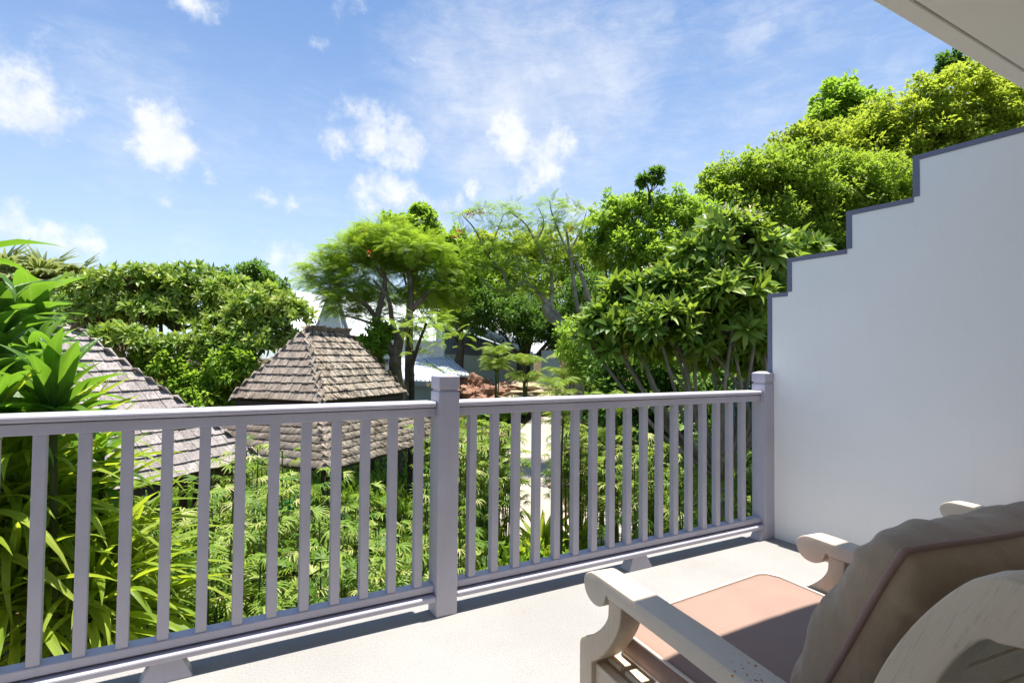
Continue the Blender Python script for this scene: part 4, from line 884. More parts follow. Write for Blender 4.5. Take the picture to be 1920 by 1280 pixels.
def frangipani(label, lobes, n, size, base, forks, r0, group, bloom=0, mt=M_plum, limit=300, single=False):
    root = empty('frangipani_tree', base); tag(root, label, 'tree', group)
    P, X = shell_pts(lobes, n); Pn, Xn = shell_pts([(c, a*.7, b*.65, dp*.7) for c, a, b, dp in lobes], n//3)
    P = np.concatenate([P, Pn]); X = np.concatenate([X, Xn]); k = len(P)
    R = frames(X, rdir(k)); S = size*rng.uniform(.75, 1.2, k)
    mb = MB(); f = np.array(base)+np.array([0, 0, forks]); 
    limb(mb, [np.array(base), np.array(base)*.5+f*.5+np.array([.06, .04, 0]), f], (r0*1.2, r0*.9), 10)
    for (c, a, b, dp) in lobes:
        j = c-np.array([0, 0, b*.9]); md = f*.45+j*.55+rng.normal(0, .08, 3)*np.linalg.norm(c-f); md[2] -= .08*np.linalg.norm(c-f)
        limb(mb, [f, md, j], (r0*.55, r0*.28), 7)
        near = np.argsort(np.linalg.norm(P-c, axis=1))[:max(6, n//len(lobes)//2)]
        for i in near[::2]:
            e = P[i]; mm = j*.5+e*.5+rng.normal(0, .06, 3)*np.linalg.norm(e-j); limb(mb, [j, mm, e], (r0*.2, .012+r0*.03), 5, 3)
    mb.build('trunk', M_barkgrey if single else M_bark, root, smooth=True, world=True)
    if single:
        # nearest whorls carry their leaves one by one
        Pl = []; Rl = []; Sl = []
        dist = (P-CP)@FW; pr = np.argsort(dist-.35*(X/np.linalg.norm(X, axis=1, keepdims=True))@UP)
        first = pr[:25]; rest = pr[25:]
        blades, buv = zip(*[bladeV(4, .23, .5, .25, seed=s) for s in range(4)]); bme = [tmesh('leaf', T, mt, .52) for T in blades]
        for i in first:
            ax = R[i][:, 0]; a1 = R[i][:, 1]; a2 = R[i][:, 2]
            for q in range(12):
                ph = q*2.4+random.uniform(-.2, .2); op = random.uniform(.5, 1.4) if q > 2 else random.uniform(.15, .5)
                rad = a1*math.cos(ph)+a2*math.sin(ph); dv = ax*math.cos(op)+rad*math.sin(op); nv = ax*math.sin(op)-rad*math.cos(op)
                Pl.append(P[i]-ax*random.uniform(0, .04)); Rl.append(frames(dv[None], nv[None])[0]); Sl.append(S[i]*random.uniform(.8, 1.1))
        inst(root, 'leaf', bme, np.array(Pl), np.array(Rl), np.array(Sl), mt, 300)
        V = []; F = []; t = []; off = 0
        for j in range(6):
            s = rest[j::6]
            if len(s): a, b_, c_ = merge(ROS[j], P[s], R[s], S[s], rng.normal(.52, .14, len(s))); V.append(a); F.append(b_+off); t.append(c_); off += len(a)
        tag(child(link('foliage', npmesh('foliage', np.concatenate(V), np.concatenate(F), np.concatenate(t), True), mt), root), kind='stuff')
    else:
        inst(root, 'leaf_cluster', ros_me, P, R, S, mt, limit, 'foliage', ROS, order=(P-CP)@FW)
    if bloom:
        top = P[np.argsort(-P[:, 2]+rng.normal(0, .5, k))[:bloom]]; flowers('blossom', [p+np.array([0, 0, .11]) for p in top], .05, 9, M_flower, root)
    return root
gp = lambda u, D: (lambda p: np.array([p[0], p[1], gh(p[0], p[1])]))(at(u, 700, D))
FG = 'frangipani trees with flat canopies at the left'
frangipani('pale green flat-topped frangipani above the left shingle roof', Lb(13, (180, 540, 58, 24), (250, 525, 70, 24), (170, 590, 60, 24), (270, 585, 80, 26), (230, 640, 60, 24, -1), (130, 560, 40, 26, 1)), 330, .24, gp(285, 13.2), 2.6, .13, FG)
frangipani('tallest flat-topped frangipani left of the stained pavilion roof, its top under the dark round tree', Lb(13.5, (350, 515, 46, 20), (350, 545, 78, 30), (430, 560, 70, 34), (330, 600, 80, 26), (440, 610, 66, 36, -.5), (300, 560, 60, 24)), 320, .24, gp(400, 13.4), 2.2, .14, FG)
frangipani('spreading frangipani whose right edge meets the white gable and roof apex', Lb(12.6, (500, 570, 56, 32), (540, 595, 40, 34), (480, 640, 70, 40), (410, 655, 60, 34), (545, 640, 30, 20), (330, 660, 66, 30), (270, 680, 44, 22)), 300, .235, gp(440, 12.6), 1.9, .13, FG)
frangipani('cream-flowered frangipani with long glossy leaves beside the stepped white wall', Lb(6.6, (1365, 450, 62, 42), (1320, 490, 50, 36), (1430, 480, 50, 30), (1490, 470, 46, 16, .3), (1240, 545, 56, 36), (1180, 560, 50, 30), (1150, 610, 52, 24), (1300, 570, 62, 48), (1375, 550, 55, 50, -.3), (1240, 610, 60, 36, -.3), (1430, 560, 34, 60, .2), (1330, 640, 66, 36, .2), (1200, 640, 44, 24), (1410, 640, 44, 44, .3), (1170, 655, 44, 20), (1250, 660, 46, 22, .5), (1340, 680, 50, 22, .8), (1430, 690, 24, 34, .5), (1280, 640, 50, 30, -.2), (1375, 610, 50, 36, -.2), (1110, 635, 30, 18)),
           620, .24, gp(1352, 6.9), 2.9, .055, None, 34, single=True)

# ------------------------------------------------------------------ fan palms far left
FAN = [fan(18, s, .75, .10, 3.9, 2) for s in range(4)]; fan_me = [tmesh('palm_leaf', T, M_fan) for T in FAN]
def fan_palm(label, u, v, D, n, size, group):
    top = at(u, v, D); base = np.array([top[0], top[1], gh(top[0], top[1])]); root = empty('fan_palm', base); tag(root, label, 'palm', group)
    mb = MB(); limb(mb, [base, base*.5+top*.5+np.array([.1, .1, 0]), top], (.22, .15), 10)
    P = []; X = []; Z = []
    for k in range(n):
        az = k*2.4; el = math.asin(max(-.8, min(.99, .99-1.6*k/n+random.uniform(-.08, .08)))); d = np.array([math.cos(az)*math.cos(el), math.sin(az)*math.cos(el), math.sin(el)])
        e = top+d*size*.95+np.array([0, 0, .1]); mb.tube([top, top*.5+e*.5+np.array([0, 0, .06*size]), e], [.03, .02, .012], 4); P.append(e); X.append(d-np.array([0, 0, .35+.9*(el < .55)])); Z.append(np.array([0, 0, 1.])+d*.3)
    mb.build('trunk', M_bark, root, smooth=True, world=True)
    inst(root, 'palm_leaf', fan_me, np.array(P), frames(np.array(X), np.array(Z)), np.full(n, size)*rng.uniform(.8, 1.05, n), M_fan, 300)
PG = 'fan palms at the upper left'
fan_palm('fan palm nearest the left edge, under the single bright leaf', 10, 572, 19, 36, 1.25, PG)
fan_palm('fan palm with the widest drooping crown at the upper left', 75, 572, 20, 38, 1.25, PG)
fan_palm('fan palm rising right of the other drooping fan palms', 150, 575, 21, 32, 1.15, PG)
fan_palm('short fan palm with an upright spear behind the frangipani', 215, 570, 22, 26, .8, PG)

# ------------------------------------------------------------------ feather palms
APIN = [pinnate(20, s, .030, .30, 1.2, curl=.9) for s in range(3)]; ap_me = [tmesh('frond', T, M_palm) for T in APIN]
def areca(label, u, v, D, hgt, stems, n, size_, group=None, up=.7, name='feather_palm', mt=M_palm, me=ap_me):
    size = size_*.68
    p = at(u, v, D); base = np.array([p[0], p[1], gh(p[0], p[1])]); hgt = p[2]+.15-base[2]; root = empty(name, base); tag(root, label, 'palm', group); mb = MB(); P = []; X = []
    for s in range(stems):
        az = s*2.4+random.random(); top = base+np.array([math.cos(az)*.16*size*random.random(), math.sin(az)*.16*size*random.random(), hgt-random.uniform(.05, .6)*min(hgt, 1.7)])
        limb(mb, [base+np.array([math.cos(az), math.sin(az), 0])*.06, base*.5+top*.5+rng.normal(0, .03, 3), top], (.035, .018), 6)
        for k in range(n):
            a = k*2.4+s; P.append(top); X.append(np.array([math.cos(a), math.sin(a), up*random.uniform(.5, 1.5)]))
    mb.build('stem', M_stem, root, smooth=True, world=True)
    Z = np.zeros((len(P), 3)); Z[:, 2] = 1
    inst(root, 'frond', me, np.array(P), frames(np.array(X), Z), size*rng.uniform(.75, 1.15, len(P)), mt, 300)
areca('feather palm in front of the white wall right of the middle post', 930, 655, 21, 1.3, 9, 6, 1.15)
areca('thin feather palm right of the brown rocks with arching yellow-green fronds', 985, 675, 21.5, 1.3, 8, 7, 1.25)
areca('bright feather palm catching sun at the edge of the dark shrubs', 1065, 665, 16, 1.3, 3, 8, 1.35)
areca('low feather palm just above the handrail right of the sandy mound', 1050, 720, 9.5, 1.0, 4, 8, .75)
areca('feather palm in the shade behind the handrail, centre of the right bay', 1150, 735, 9.0, 1.1, 4, 8, .75)
areca('leaning feather palm above the speckled shrub', 1130, 700, 13, 1.0, 3, 6, .8)

# ------------------------------------------------------------------ lady palms filling the bed below the balcony
RH = [fan(9+s%3, s+20, .55+.09*s, .062, 3.1, 3) for s in range(6)]; rh_me = [tmesh('palm_leaf', T, M_palm, .5) for T in RH]
def lady(label, u, v, D, n, size, spread=.42, tall=1.0):
    n = int(n*2.1); size *= .84
    top = at(u, v, D); g = gh(top[0], top[1]); base = np.array([top[0], top[1], g]); root = empty('lady_palm', base); tag(root, label, 'palm', 'lady palms in the bed below the railing')
    mb = MB(); P = []; X = []; ns = max(3, n//8); H = top[2]-g
    for s in range(ns):
        az = s*2.4+random.random(); rr = spread*math.sqrt((s+.5)/ns); foot = base+np.array([math.cos(az)*rr, math.sin(az)*rr, 0]); hh = H*random.uniform(.72, 1.0); tip = foot+np.array([random.uniform(-.12, .12), random.uniform(-.12, .12), hh])
        mb.tube([foot, foot*.5+tip*.5, tip], [.011, .010, .008], 5)
        for k in range(n//ns+1):
            a = k*2.4+s; z = tip[2]-(k/(n//ns+1))**1.1*min(hh*.62, 1.15*tall); st = np.array([tip[0]*((z-g)/hh)+foot[0]*(1-(z-g)/hh), tip[1]*((z-g)/hh)+foot[1]*(1-(z-g)/hh), z])
            d = np.array([math.cos(a), math.sin(a), random.uniform(.1, .9)]); d /= np.linalg.norm(d); e = st+d*size*random.uniform(.5, .9); mb.tube([st, e], [.005, .004], 3, False); P.append(e); X.append(d+np.array([0, 0, -.35]))
    mb.build('stem', M_stem, root, world=True)
    P = np.array(P); Z = rng.normal(0, .3, P.shape); Z[:, 2] += 1
    inst(root, 'palm_leaf', rh_me, P, frames(np.array(X), Z), size*rng.uniform(.75, 1.2, len(P)), M_palm, 300)
for a in (('lady palm topping out against the left shingle roof in the fourth gap from the left', 345, 915, 5.0, 36, .25),
          ('dark spiky lady palm silhouetted on the silver shingles, fifth gap from the left', 385, 935, 4.6, 30, .23),
          ('lady palm below the tip of the left roof hip', 445, 905, 5.8, 42, .26), ('dry-tipped lady palm in the sixth gap from the left, low down', 400, 1000, 4.9, 44, .27),
          ('low lady palm with drooping fans just behind the bottom rail at the left', 350, 1080, 4.5, 44, .26), ('lady palm catching sun between the two pavilion roofs', 500, 830, 7.6, 50, .27),
          ('lady palm in front of the stained roof where its hip cap ends', 560, 890, 6.6, 54, .27), ('lady palm left of the hanging fibres, mid height', 480, 950, 5.8, 50, .27),
          ('pale-fringed lady palm low in the middle of the left bay', 470, 1060, 5.0, 50, .26), ('lady palm whose crown hides the lower roof edge', 640, 880, 7.0, 54, .26),
          ('lady palm three gaps left of the middle post, mid height', 610, 980, 5.9, 52, .26), ('shaded lady palm near the bottom rail, four gaps left of the middle post', 570, 1070, 5.2, 50, .25),
          ('lady palm directly below the brown lower roof corner', 745, 930, 6.8, 54, .25), ('grassy dark lady palm low, beside the middle post on its left', 730, 1040, 5.6, 52, .25),
          ('lady palm with bleached drooping leaves, second gap left of the middle post', 680, 1010, 5.6, 50, .26), ('tall lady palm in the first gap right of the middle post', 875, 790, 10.5, 70, .33), ('lady palm filling the second gap right of the middle post up to the handrail', 925, 795, 12.0, 70, .36), ('distant lady palm whose crown meets the left edge of the path', 940, 850, 11.5, 60, .3), ('lady palm right of the path head in the fifth gap from the middle post', 1075, 790, 11.5, 64, .33),
          ('lady palm in the second gap right of the middle post, along the path edge', 915, 870, 12.2, 56, .26), ('lady palm lower in the first gap right of the middle post', 858, 935, 7.6, 50, .25),
          ('lady palm behind the middle post at handrail height', 840, 800, 9.4, 50, .27), ('sunlit lady palm right of the path, fifth gap from the middle post', 1092, 845, 12.0, 54, .25),
          ('lady palm in dappled light, seventh gap from the middle post', 1140, 850, 11.0, 50, .25), ('lady palm with a bright crown in the middle of the right bay', 1185, 800, 8.2, 50, .27),
          ('shaded lady palm below the frangipani trunk, right bay', 1250, 830, 7.8, 46, .27), ('half-lit lady palm near the right end of the railing', 1330, 820, 7.4, 46, .27),
          ('lady palm between the pavilion roofs, hidden up to its crown', 460, 800, 8.4, 40, .27), ('lady palm deep in the bed below the stained roof', 540, 960, 6.2, 46, .26),
          ('lady palm in deep shade beside the paving, right bay', 1215, 930, 8.4, 40, .25), ('lady palm at the very end of the right bay', 1400, 860, 6.6, 40, .26)):
    lady(*a)

# ------------------------------------------------------------------ large-leaved plants at the left
def blade_set(n, width, mt, name, **kw):
    r = []
    for s in range(n): T, uv = bladeV(9, width, seed=s, **{k: (v(s) if callable(v) and k != 'prof' else v) for k, v in kw.items()}); r.append(tmesh(name, T, mt, .5, True, uv))
    return r
broad_me = blade_set(6, .36, M_big, 'leaf', droop=lambda s: .35+.12*s, gut=.30, twist=lambda s: (-.4, .3, 0, .5, -.2, .1)[s], wav=.10)
mid_me = blade_set(6, .20, M_big, 'leaf', droop=lambda s: .3+.14*s, gut=.35, twist=lambda s: (-.5, .4, 0, .6, -.3, .2)[s], wav=.12)
strap_me = blade_set(6, .056, M_strap, 'leaf', droop=lambda s: .35+.13*s, gut=.4, twist=lambda s: (-.8, .6, 0, .9, -.4, .3)[s], wav=.05, prof=lambda s: min(1, .45+s*1.2) if s < .6 else max(.02, 1-((s-.6)/.4)**1.8))
def bouquet(label, u, v, D, n, length, meshes, group, el=(.1, 1.35), name='leafy_plant', az0=0, cat='plant', rise=.25, stemr=.02, aim=None, sc=None):
    c = at(u, v, D); g = gh(c[0], c[1]); root = empty(name, (c[0], c[1], g)); tag(root, label, cat, group); mb = MB()
    limb(mb, [np.array([c[0], c[1], g]), np.array([c[0]+.05, c[1], (g+c[2])/2]), c], (stemr*1.3, stemr), 7); mb.build('stem', M_stem, root, smooth=True, world=True)
    P = []; X = []; Z = []
    for k in range(n):
        a = az0+k*2.39996; t = (k+.5)/n; e = el[1]+(el[0]-el[1])*t+random.uniform(-.12, .12); d = np.array([math.cos(a)*math.cos(e), math.sin(a)*math.cos(e), math.sin(e)])
        P.append(c-np.array([0, 0, rise*t])); X.append(d); Z.append(np.array([-d[0]*.6, -d[1]*.6, 1.0])+rng.normal(0, .18, 3))
    inst(root, 'leaf', meshes, np.array(P), frames(np.array(X), np.array(Z)), length*rng.uniform(.7, 1.1, n), None, 300); return root
BP = 'broad-leaved plants at the left edge'
bouquet('dark plant with the broadest glossy leaves, at the left edge below the fan palms', 0, 600, 3.7, 36, .46, broad_me, BP, (-.3, 1.2), rise=.55)
bouquet('broad-leaved plant whose leaf tips reach over the ridge of the left roof', 75, 670, 4.3, 34, .46, broad_me, BP, (-.2, 1.3), rise=.6)
bouquet('glossy dark plant tucked between the fan palms and the left roof', 60, 590, 4.9, 32, .6, broad_me, BP, (-.2, 1.2), rise=.6)
bouquet('rosette of long bright green leaves standing just over the handrail, left of the roof', 100, 765, 3.5, 34, .55, mid_me, BP, (-.15, 1.45), rise=.12)
bouquet('second rosette of long leaves at the far left just above the handrail', -20, 775, 3.3, 28, .5, mid_me, BP, (-.1, 1.4), rise=.12)
bouquet('half-hidden rosette behind the bright rosette, beneath the broad leaves', 50, 720, 4.0, 26, .5, mid_me, BP, (-.1, 1.3), rise=.2)
bouquet('lone upright plant whose single bright leaf shows against the sky at the left edge', -62, 478, 3.6, 7, .50, mid_me, BP, (.0, .55), rise=.15)
bouquet('leafy plant overhanging the roof shingles behind the second baluster gap', 190, 840, 4.0, 20, .42, mid_me, BP, (-.4, 1.0), rise=.3)
SG = 'strap-leaved plants below the left end of the railing'
bouquet('strap-leaved plant filling the first two gaps at the left, upper half', 40, 900, 3.7, 93, 1.02, strap_me, SG, (-.2, 1.35), 'strap_leaf_plant', rise=.2)
bouquet('strap-leaved plant arching to the right in front of the shingles', 110, 990, 3.9, 102, 1.02, strap_me, SG, (-.25, 1.3), 'strap_leaf_plant', rise=.2)
bouquet('brightest yellow-green strap-leaved plant in the third and fourth gaps', 225, 1080, 4.0, 102, 0.90, strap_me, SG, (-.3, 1.25), 'strap_leaf_plant', rise=.25)
bouquet('large low strap-leaved plant at the bottom left corner', 20, 1090, 3.5, 88, 1.02, strap_me, SG, (-.3, 1.2), 'strap_leaf_plant', rise=.2)
bouquet('low strap-leaved plant just behind the bottom rail, left bay', 170, 1120, 3.7, 88, 0.90, strap_me, SG, (-.3, 1.2), 'strap_leaf_plant', rise=.25)
bouquet('strap-leaved plant off the left edge reaching in with long blades', -90, 960, 3.4, 81, 1.08, strap_me, SG, (-.2, 1.3), 'strap_leaf_plant', rise=.2)
gc = ground_pt(1010, 1075); lily_D = float((gc-CP)@FW)
lily_me = blade_set(5, .13, M_strap, 'leaf', droop=lambda s: .25+.12*s, gut=.45, twist=lambda s: (-.4, .3, 0, .5, -.2)[s], wav=.04, prof=lambda s: min(1, .5+s) if s < .5 else max(.02, 1-((s-.5)/.5)**1.7))
SP = 'sword-leaved lilies beside the path'
bouquet('clump of upright sword-leaved lilies in front of the path, in the third and fourth gaps', 1015, 1060, lily_D, 46, 1.3, lily_me, SP, (.05, 1.45), 'lily_plant', rise=.02)
bouquet('sword-leaved lily at the right edge of the path clump', 1085, 1050, lily_D+.4, 34, 1.2, lily_me, SP, (.05, 1.45), 'lily_plant', rise=.02)
bouquet('small lily at the left edge of the path near the bright grass', 935, 1035, lily_D+.6, 14, .8, lily_me, SP, (.1, 1.3), 'lily_plant', rise=.02)
bouquet('pale broad-leaved plant low at the right end of the right bay', 1370, 960, 7.4, 18, .42, mid_me, SP, (.0, 1.2), 'leafy_plant', rise=.1)
bouquet('broad-leaved plant showing in the gaps nearest the end post', 1335, 985, 7.2, 16, .4, mid_me, SP, (.0, 1.2), 'leafy_plant', rise=.1)

# ------------------------------------------------------------------ grass and ground cover
def scatter(name, label, cat, pts, T, size, mt, kindtag='stuff'):
    k = len(pts); X = rng.normal(0, .5, (k, 3)); X[:, 2] = rng.uniform(.4, 1.5, k); Z = rdir(k)
    V, F, t = merge(T, pts, frames(X, Z), size*rng.uniform(.6, 1.4, k), rng.normal(.5, .2, k)); tag(link(name, npmesh(name, V, F, t), mt), label, cat, kind=kindtag)
GR = T_([(0, .03, 0), (0, -.03, 0), (.6, .02, .05), (.6, -.02, .05), (1, 0, .0)], [(0, 1, 3), (0, 3, 2), (2, 3, 4)])
pts = []
c0 = ground_pt(905, 1060); c1 = ground_pt(1040, 1085)
for i in range(26000):
    s = rng.random(2); p = c0+(c1-c0)*(s[0]*1.6-.3)+np.array([*flat(0, 1), 0])*(s[1]*3.2-2.0); pts.append((p[0], p[1], gh(p[0], p[1])+.06))
scatter('grass', 'bright patch of short grass left of the path foot', 'grass', np.array(pts), GR, .13, M_grass)
pts = []
for i in range(95000):
    d = rng.uniform(3.2, 16) if i % 5 else rng.uniform(16, 27); r = rng.uniform(-.75, .75)*d
    if .0 < r/d+.03 < .16 and d > 11: continue
    xy = flat(r, d); pts.append((xy[0], xy[1], gh(*xy)+rng.random()**1.5*(.9 if 4.5 < d < 12 else .25)))
pts = np.array(pts); u, v, z = zip(*[pix(p) for p in pts[:1]]) 
pu = 960+FPX*((pts-CP)@RT)/((pts-CP)@FW); pv = 640-FPX*((pts-CP)@UP)/((pts-CP)@FW)
gb = (pts-CP)@FW > 15
keep = ~((pu > 935) & (pu < 1060) & (pv > 770) & (pv < 1010)) & ~((pu > 1085) & (pu < 1200) & (pv > 940)) & (pts[:, 1] > 2.75)
scatter('ground_cover', 'low dark leafy ground cover between the palms', 'plants', pts[keep], LEAF, .16, M_mid)

# ------------------------------------------------------------------ armchair (local: x right, y front, origin under the outer left edge of the near arm)
import bmesh
PHI = math.radians(6)
def sideboard(name, prof, x0, x1, mt, root, bevel=.006, smooth=True):
    """outline in the (y, z) plane, given real width in x"""
    n = len(prof); mb = MB(); mb.add([(x0, y, z) for y, z in prof]+[(x1, y, z) for y, z in prof], [tuple(range(n)), tuple(range(2*n-1, n-1, -1))]+[(i, i+n, (i+1) % n+n, (i+1) % n) for i in range(n)])
    me = bpy.data.meshes.new(name); me.from_pydata(mb.v, [], mb.f); me.update()
    bm = bmesh.new(); bm.from_mesh(me); bmesh.ops.recalc_face_normals(bm, faces=bm.faces); bm.to_mesh(me); bm.free()
    me.shade_smooth(); o = link(name, me, mt, root)
    b = o.modifiers.new('bevel', 'BEVEL'); b.width = bevel; b.segments = 3; b.limit_method = 'ANGLE'; b.angle_limit = .7
    e = o.modifiers.new('split', 'EDGE_SPLIT'); e.split_angle = .6; return o
def cr(pts, n=4): return [(p[0], p[1]) for p in curve([(a, b, 0) for a, b in pts], n)]
AWD, GAPX = .072, .80
def make_chair(loc, label):
    root = empty('armchair', loc, -PHI); tag(root, label, 'armchair', 'pale wooden armchairs on the balcony')
    for s, x in ((0, 0.0), (1, GAPX)):
        lobe_ = cr([(.120, .626), (.158, .625), (.182, .616), (.195, .602), (.197, .585), (.188, .564), (.167, .550), (.142, .546), (.120, .551), (.103, .564), (.095, .580)], 4)
        prof = [(-.60, .600), (-.60, .560)][::-1]
        arm = [(-.60, .558), (-.60, .598), (-.40, .605), (-.20, .617), (0, .623)]+lobe_+[(.094, .588), (.087, .589), (.086, .583), (.03, .583), (-.15, .577), (-.35, .567)]
        sideboard('armrest', arm, x, x+AWD, M_woodtop, root, .005)
        front = cr([(.087, .5825), (.088, .560), (.090, .540), (.099, .522), (.115, .502), (.138, .481), (.168, .459), (.197, .444)], 3)+cr([(.212, .436), (.221, .424), (.224, .410)], 3)
        back = cr([(.165, .39), (.133, .413), (.104, .440), (.077, .471), (.054, .504), (.039, .535), (.032, .5825)], 3)
        sideboard('front_leg', front+[(.224, .0), (.165, .0)]+back, x+.004, x+AWD-.004, M_woodV, root, .004)
        outer = cr([(-.545, .640), (-.572, .700), (-.601, .766), (-.635, .826), (-.673, .878), (-.707, .914), (-.728, .925), (-.745, .929), (-.775, .922), (-.80, .900), (-.812, .875), (-.80, .856), (-.775, .850), (-.761, .853), (-.735, .848), (-.723, .848), (-.706, .832), (-.683, .798), (-.66, .75), (-.64, .68), (-.625, .62)], 4)
        sideboard('back_post', outer+[(-.60, .45), (-.62, .0), (-.56, .0), (-.53, .45), (-.535, .58)], x+.078, x+.133, M_wood, root, .004) if False else sideboard('back_post', outer+[(-.60, .45), (-.62, .0), (-.56, .0), (-.52, .45), (-.53, .58)], x+.004, x+AWD-.008, M_woodL, root, .004)
        sx0, sx1 = (x+.018, x+.045) if s == 0 else (x+.027, x+.054)
        MB().box(sx0, sx1, -.56, .166, .30, .385).build('side_rail', M_wood, root, bevel=.003)
    W = GAPX+AWD
    MB().box(AWD-.004, W-AWD+.004, .17, .20, .29, .385).build('front_rail', M_wood, root, bevel=.003)
    MB().box(AWD-.004, W-AWD+.004, -.58, -.55, .29, .385).build('rear_rail', M_wood, root, bevel=.003)
    for k in range(9): y = -.50+k*.075; MB().box(.05, W-.05, y, y+.055, .387, .399).build('seat_slat', M_wood, root, bevel=.002)
    for k in range(7):
        t = k/6; y = -.565-.115*t; z = .50+.36*t; a = .34
        m_ = MB(); c_, s_ = math.cos(a), math.sin(a)
        def q(dy, dz): return (y+dy*c_-dz*s_, z+dy*s_+dz*c_)
        pr = [q(-.009, -.0285), q(.009, -.0285), q(.009, .0285), q(-.009, .0285)]
        m_.add([(AWD-.01, *p) for p in pr]+[(W-AWD+.01, *p) for p in pr], [(0, 1, 2, 3), (7, 6, 5, 4), (0, 4, 5, 1), (1, 5, 6, 2), (2, 6, 7, 3), (3, 7, 4, 0)]); m_.build('back_slat', M_wood, root, bevel=.002)
    MB().tube([(AWD-.01, -.745, .885), (W-AWD+.01, -.745, .885)], .03, 12).build('top_rail', M_wood, root, smooth=True)
    # seat cushion: four own corners, softly domed, piped top and bottom
    zt, zb = .468, .402; FL, FR, BR, BL = (.092, .192), (.788, .306), (.790, -.50), (.088, -.50)
    def sq(s, t): return (FL[0]*(1-s)*t+FR[0]*s*t+BR[0]*s*(1-t)+BL[0]*(1-s)*(1-t), FL[1]*(1-s)*t+FR[1]*s*t+BR[1]*s*(1-t)+BL[1]*(1-s)*(1-t))
    n = 28; mb = MB(); vt = []; vb = []
    def rnd(a): a = 2*a-1; return .5+.5*math.copysign(abs(a)**1.0, a)
    for j in range(n+1):
        for i in range(n+1):
            s, t = i/n, j/n; e = min(1, 9*min(s, 1-s))*min(1, 9*min(t, 1-t)); x, y = sq(s, t)
            # round the corners on plan
            cx, cy = 2*s-1, 2*t-1; k = max(0, abs(cx)*abs(cy)-.86)*.14; x -= math.copysign(k, cx); y -= math.copysign(k, cy)
            wv = .0025*mnoise.noise(Vector((x*7, y*3, 1)))+.0015*mnoise.noise(Vector((x*25, y*9, 4)))
            vt.append((x, y, zt-.006+.014*e**.5*math.sin(math.pi*s)**.3*math.sin(math.pi*t)**.3+wv*e)); vb.append((x, y, zb+.004-.004*e))
    g = lambda i, j: j*(n+1)+i; M2 = (n+1)**2; fs = []
    for j in range(n):
        for i in range(n): fs += [(g(i, j), g(i+1, j), g(i+1, j+1), g(i, j+1)), (M2+g(i, j), M2+g(i, j+1), M2+g(i+1, j+1), M2+g(i+1, j))]
    rim = [g(i, 0) for i in range(n)]+[g(n, j) for j in range(n)]+[g(n-i, n) for i in range(n)]+[g(0, n-j) for j in range(n)]
    v = vt+vb; mids = []
    for k in range(len(rim)):
        p, b_ = vt[rim[k]], vb[rim[k]]; cx, cy = p[0]-.44, p[1]+.12; l = math.hypot(cx, cy); v.append((p[0]+cx/l*.006, p[1]+cy/l*.006, (p[2]+b_[2])/2))
    for k in range(len(rim)): a, b_ = rim[k], rim[(k+1) % len(rim)]; ma, mb_ = 2*M2+k, 2*M2+(k+1) % len(rim); fs += [(a, ma, mb_, b_), (ma, M2+a, M2+b_, mb_)]
    MB().add(v, fs).build('seat_cushion', M_seat, root, smooth=True); sc = C.objects[-1] if False else None
    sc = root.children[-1] if root.children else None
    cush = [o for o in bpy.data.objects if o.parent == root and o.name.startswith('seat_cushion')][-1]
    for zz, V_ in ((.002, vt), (0, vb)):
        ring = [np.array(V_[k])+[0, 0, zz] for k in rim]; ring.append(ring[0]); MB().tube(ring, .0042, 6, False).build('piping', M_pipeL, cush, smooth=True)
    # back cushion: leaning pillow with a corded seam
    TLy, TLz, BLy, BLz = -.565, .900, -.355, .468; x0, x1 = .098, .786
    o = np.array([x0, BLy, BLz]); eu = np.array([x1-x0, 0, 0]); ev = np.array([0, TLy-BLy, TLz-BLz]); ln = np.linalg.norm(ev); nn = np.array([0, ev[2], -ev[1]])/ln   # nn points to the front
    n = 56; front = []; rear = []; edge = []
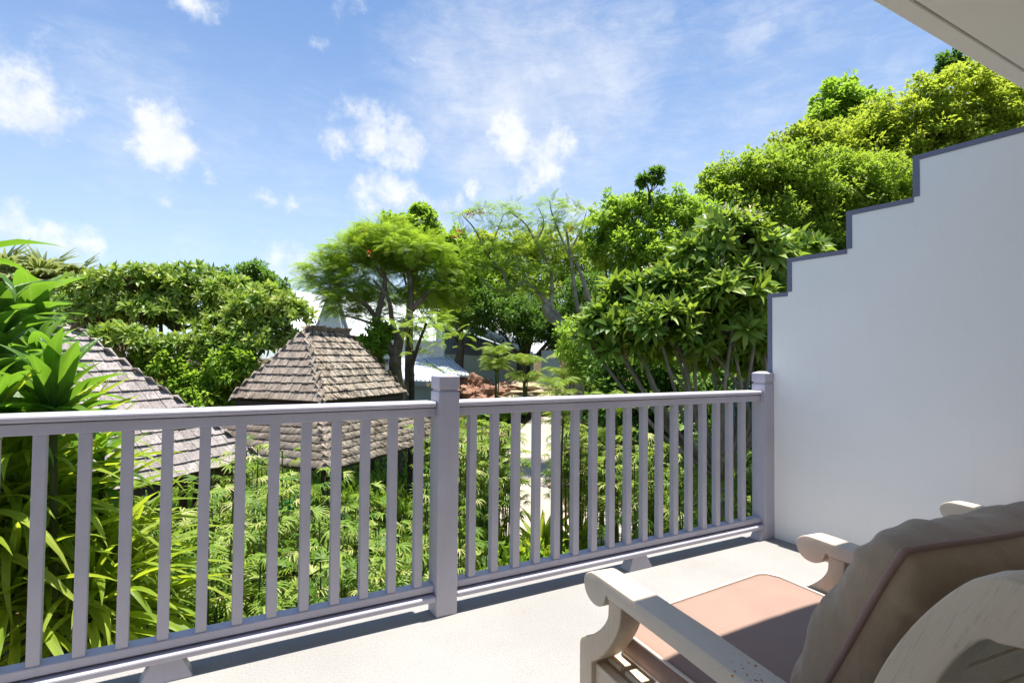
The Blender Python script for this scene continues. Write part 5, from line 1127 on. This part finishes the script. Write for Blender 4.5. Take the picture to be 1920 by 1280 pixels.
    for j in range(n+1):
        for i in range(n+1):
            s, t = i/n, j/n; a, b_ = 2*s-1, 2*t-1
            pin = .055*(abs(a)**4)*(abs(b_)**4); shr = 1-.045*(1-abs(b_)**2)*abs(a)**8*0
            sa = .5+a*.5*(1-.030*(1-b_*b_))*(1-pin); sb = .5+b_*.5*(1-.030*(1-a*a))*(1-pin)
            p = o+eu*sa+ev*sb; p = p+np.array([0, 0, -.014*math.sin(math.pi*s)*(t > .5)*(2*t-1)])
            th = max(0, (1-abs(a)**3.4))**.40*max(0, (1-abs(b_)**3.4))**.40
            ang = math.atan2(b_, a); rr = math.hypot(a, b_)
            q = Vector((p[0]*6, p[1]*6, p[2]*6)); edgef = min(1, th*1.6)*(1-th*.55)
            wr = .016*mnoise.noise(Vector((ang*5.0, rr*.9, 2)))*edgef*1.3+.012*mnoise.noise(q*1.1)*th+.006*mnoise.noise(q*3.1)*th
            wr += .005*math.sin(ang*31+3*mnoise.noise(q))*edgef*max(0, rr-.55)*1.8
            front.append(p+nn*(.122*th+wr)); rear.append(p-nn*(.085*th+wr*.9))
    M2 = (n+1)**2; g = lambda i, j: j*(n+1)+i; fs = []
    for j in range(n):
        for i in range(n): fs += [(g(i, j), g(i, j+1), g(i+1, j+1), g(i+1, j)), (M2+g(i, j), M2+g(i+1, j), M2+g(i+1, j+1), M2+g(i, j+1))]
    me = bpy.data.meshes.new('back_cushion'); me.from_pydata([tuple(p) for p in front+rear], [], fs)
    bm = bmesh.new(); bm.from_mesh(me); bmesh.ops.remove_doubles(bm, verts=bm.verts, dist=.0005); bmesh.ops.recalc_face_normals(bm, faces=bm.faces); bm.to_mesh(me); bm.free(); me.shade_smooth()
    bc = link('back_cushion', me, M_back, root)
    rim = [g(i, 0) for i in range(n)]+[g(n, j) for j in range(n)]+[g(n-i, n) for i in range(n)]+[g(0, n-j) for j in range(n)]
    ring = [front[k]*.5+rear[k]*.5 for k in rim]; ring.append(ring[0]); ring = curve(ring[::2]+[ring[0]], 2)
    MB().tube(ring, .0062, 8, False).build('piping', M_pipeD, bc, smooth=True)
    return root
ch = make_chair((.919, 1.032, 0), 'pale wooden armchair with beige seat and brown back cushion in the right foreground')
def copy_tree(o, parent=None):
    c = o.copy(); C.objects.link(c); c.parent = parent
    for k in [q for q in bpy.data.objects if q.parent == o]: copy_tree(k, c)
    return c
c2 = copy_tree(ch); c2['label'] = 'second armchair by the wall, only its arm tips showing behind the brown cushion'
c2.location = (2.632, 1.098-.165+.0, 0); c2.scale = (.90, 1, 1)
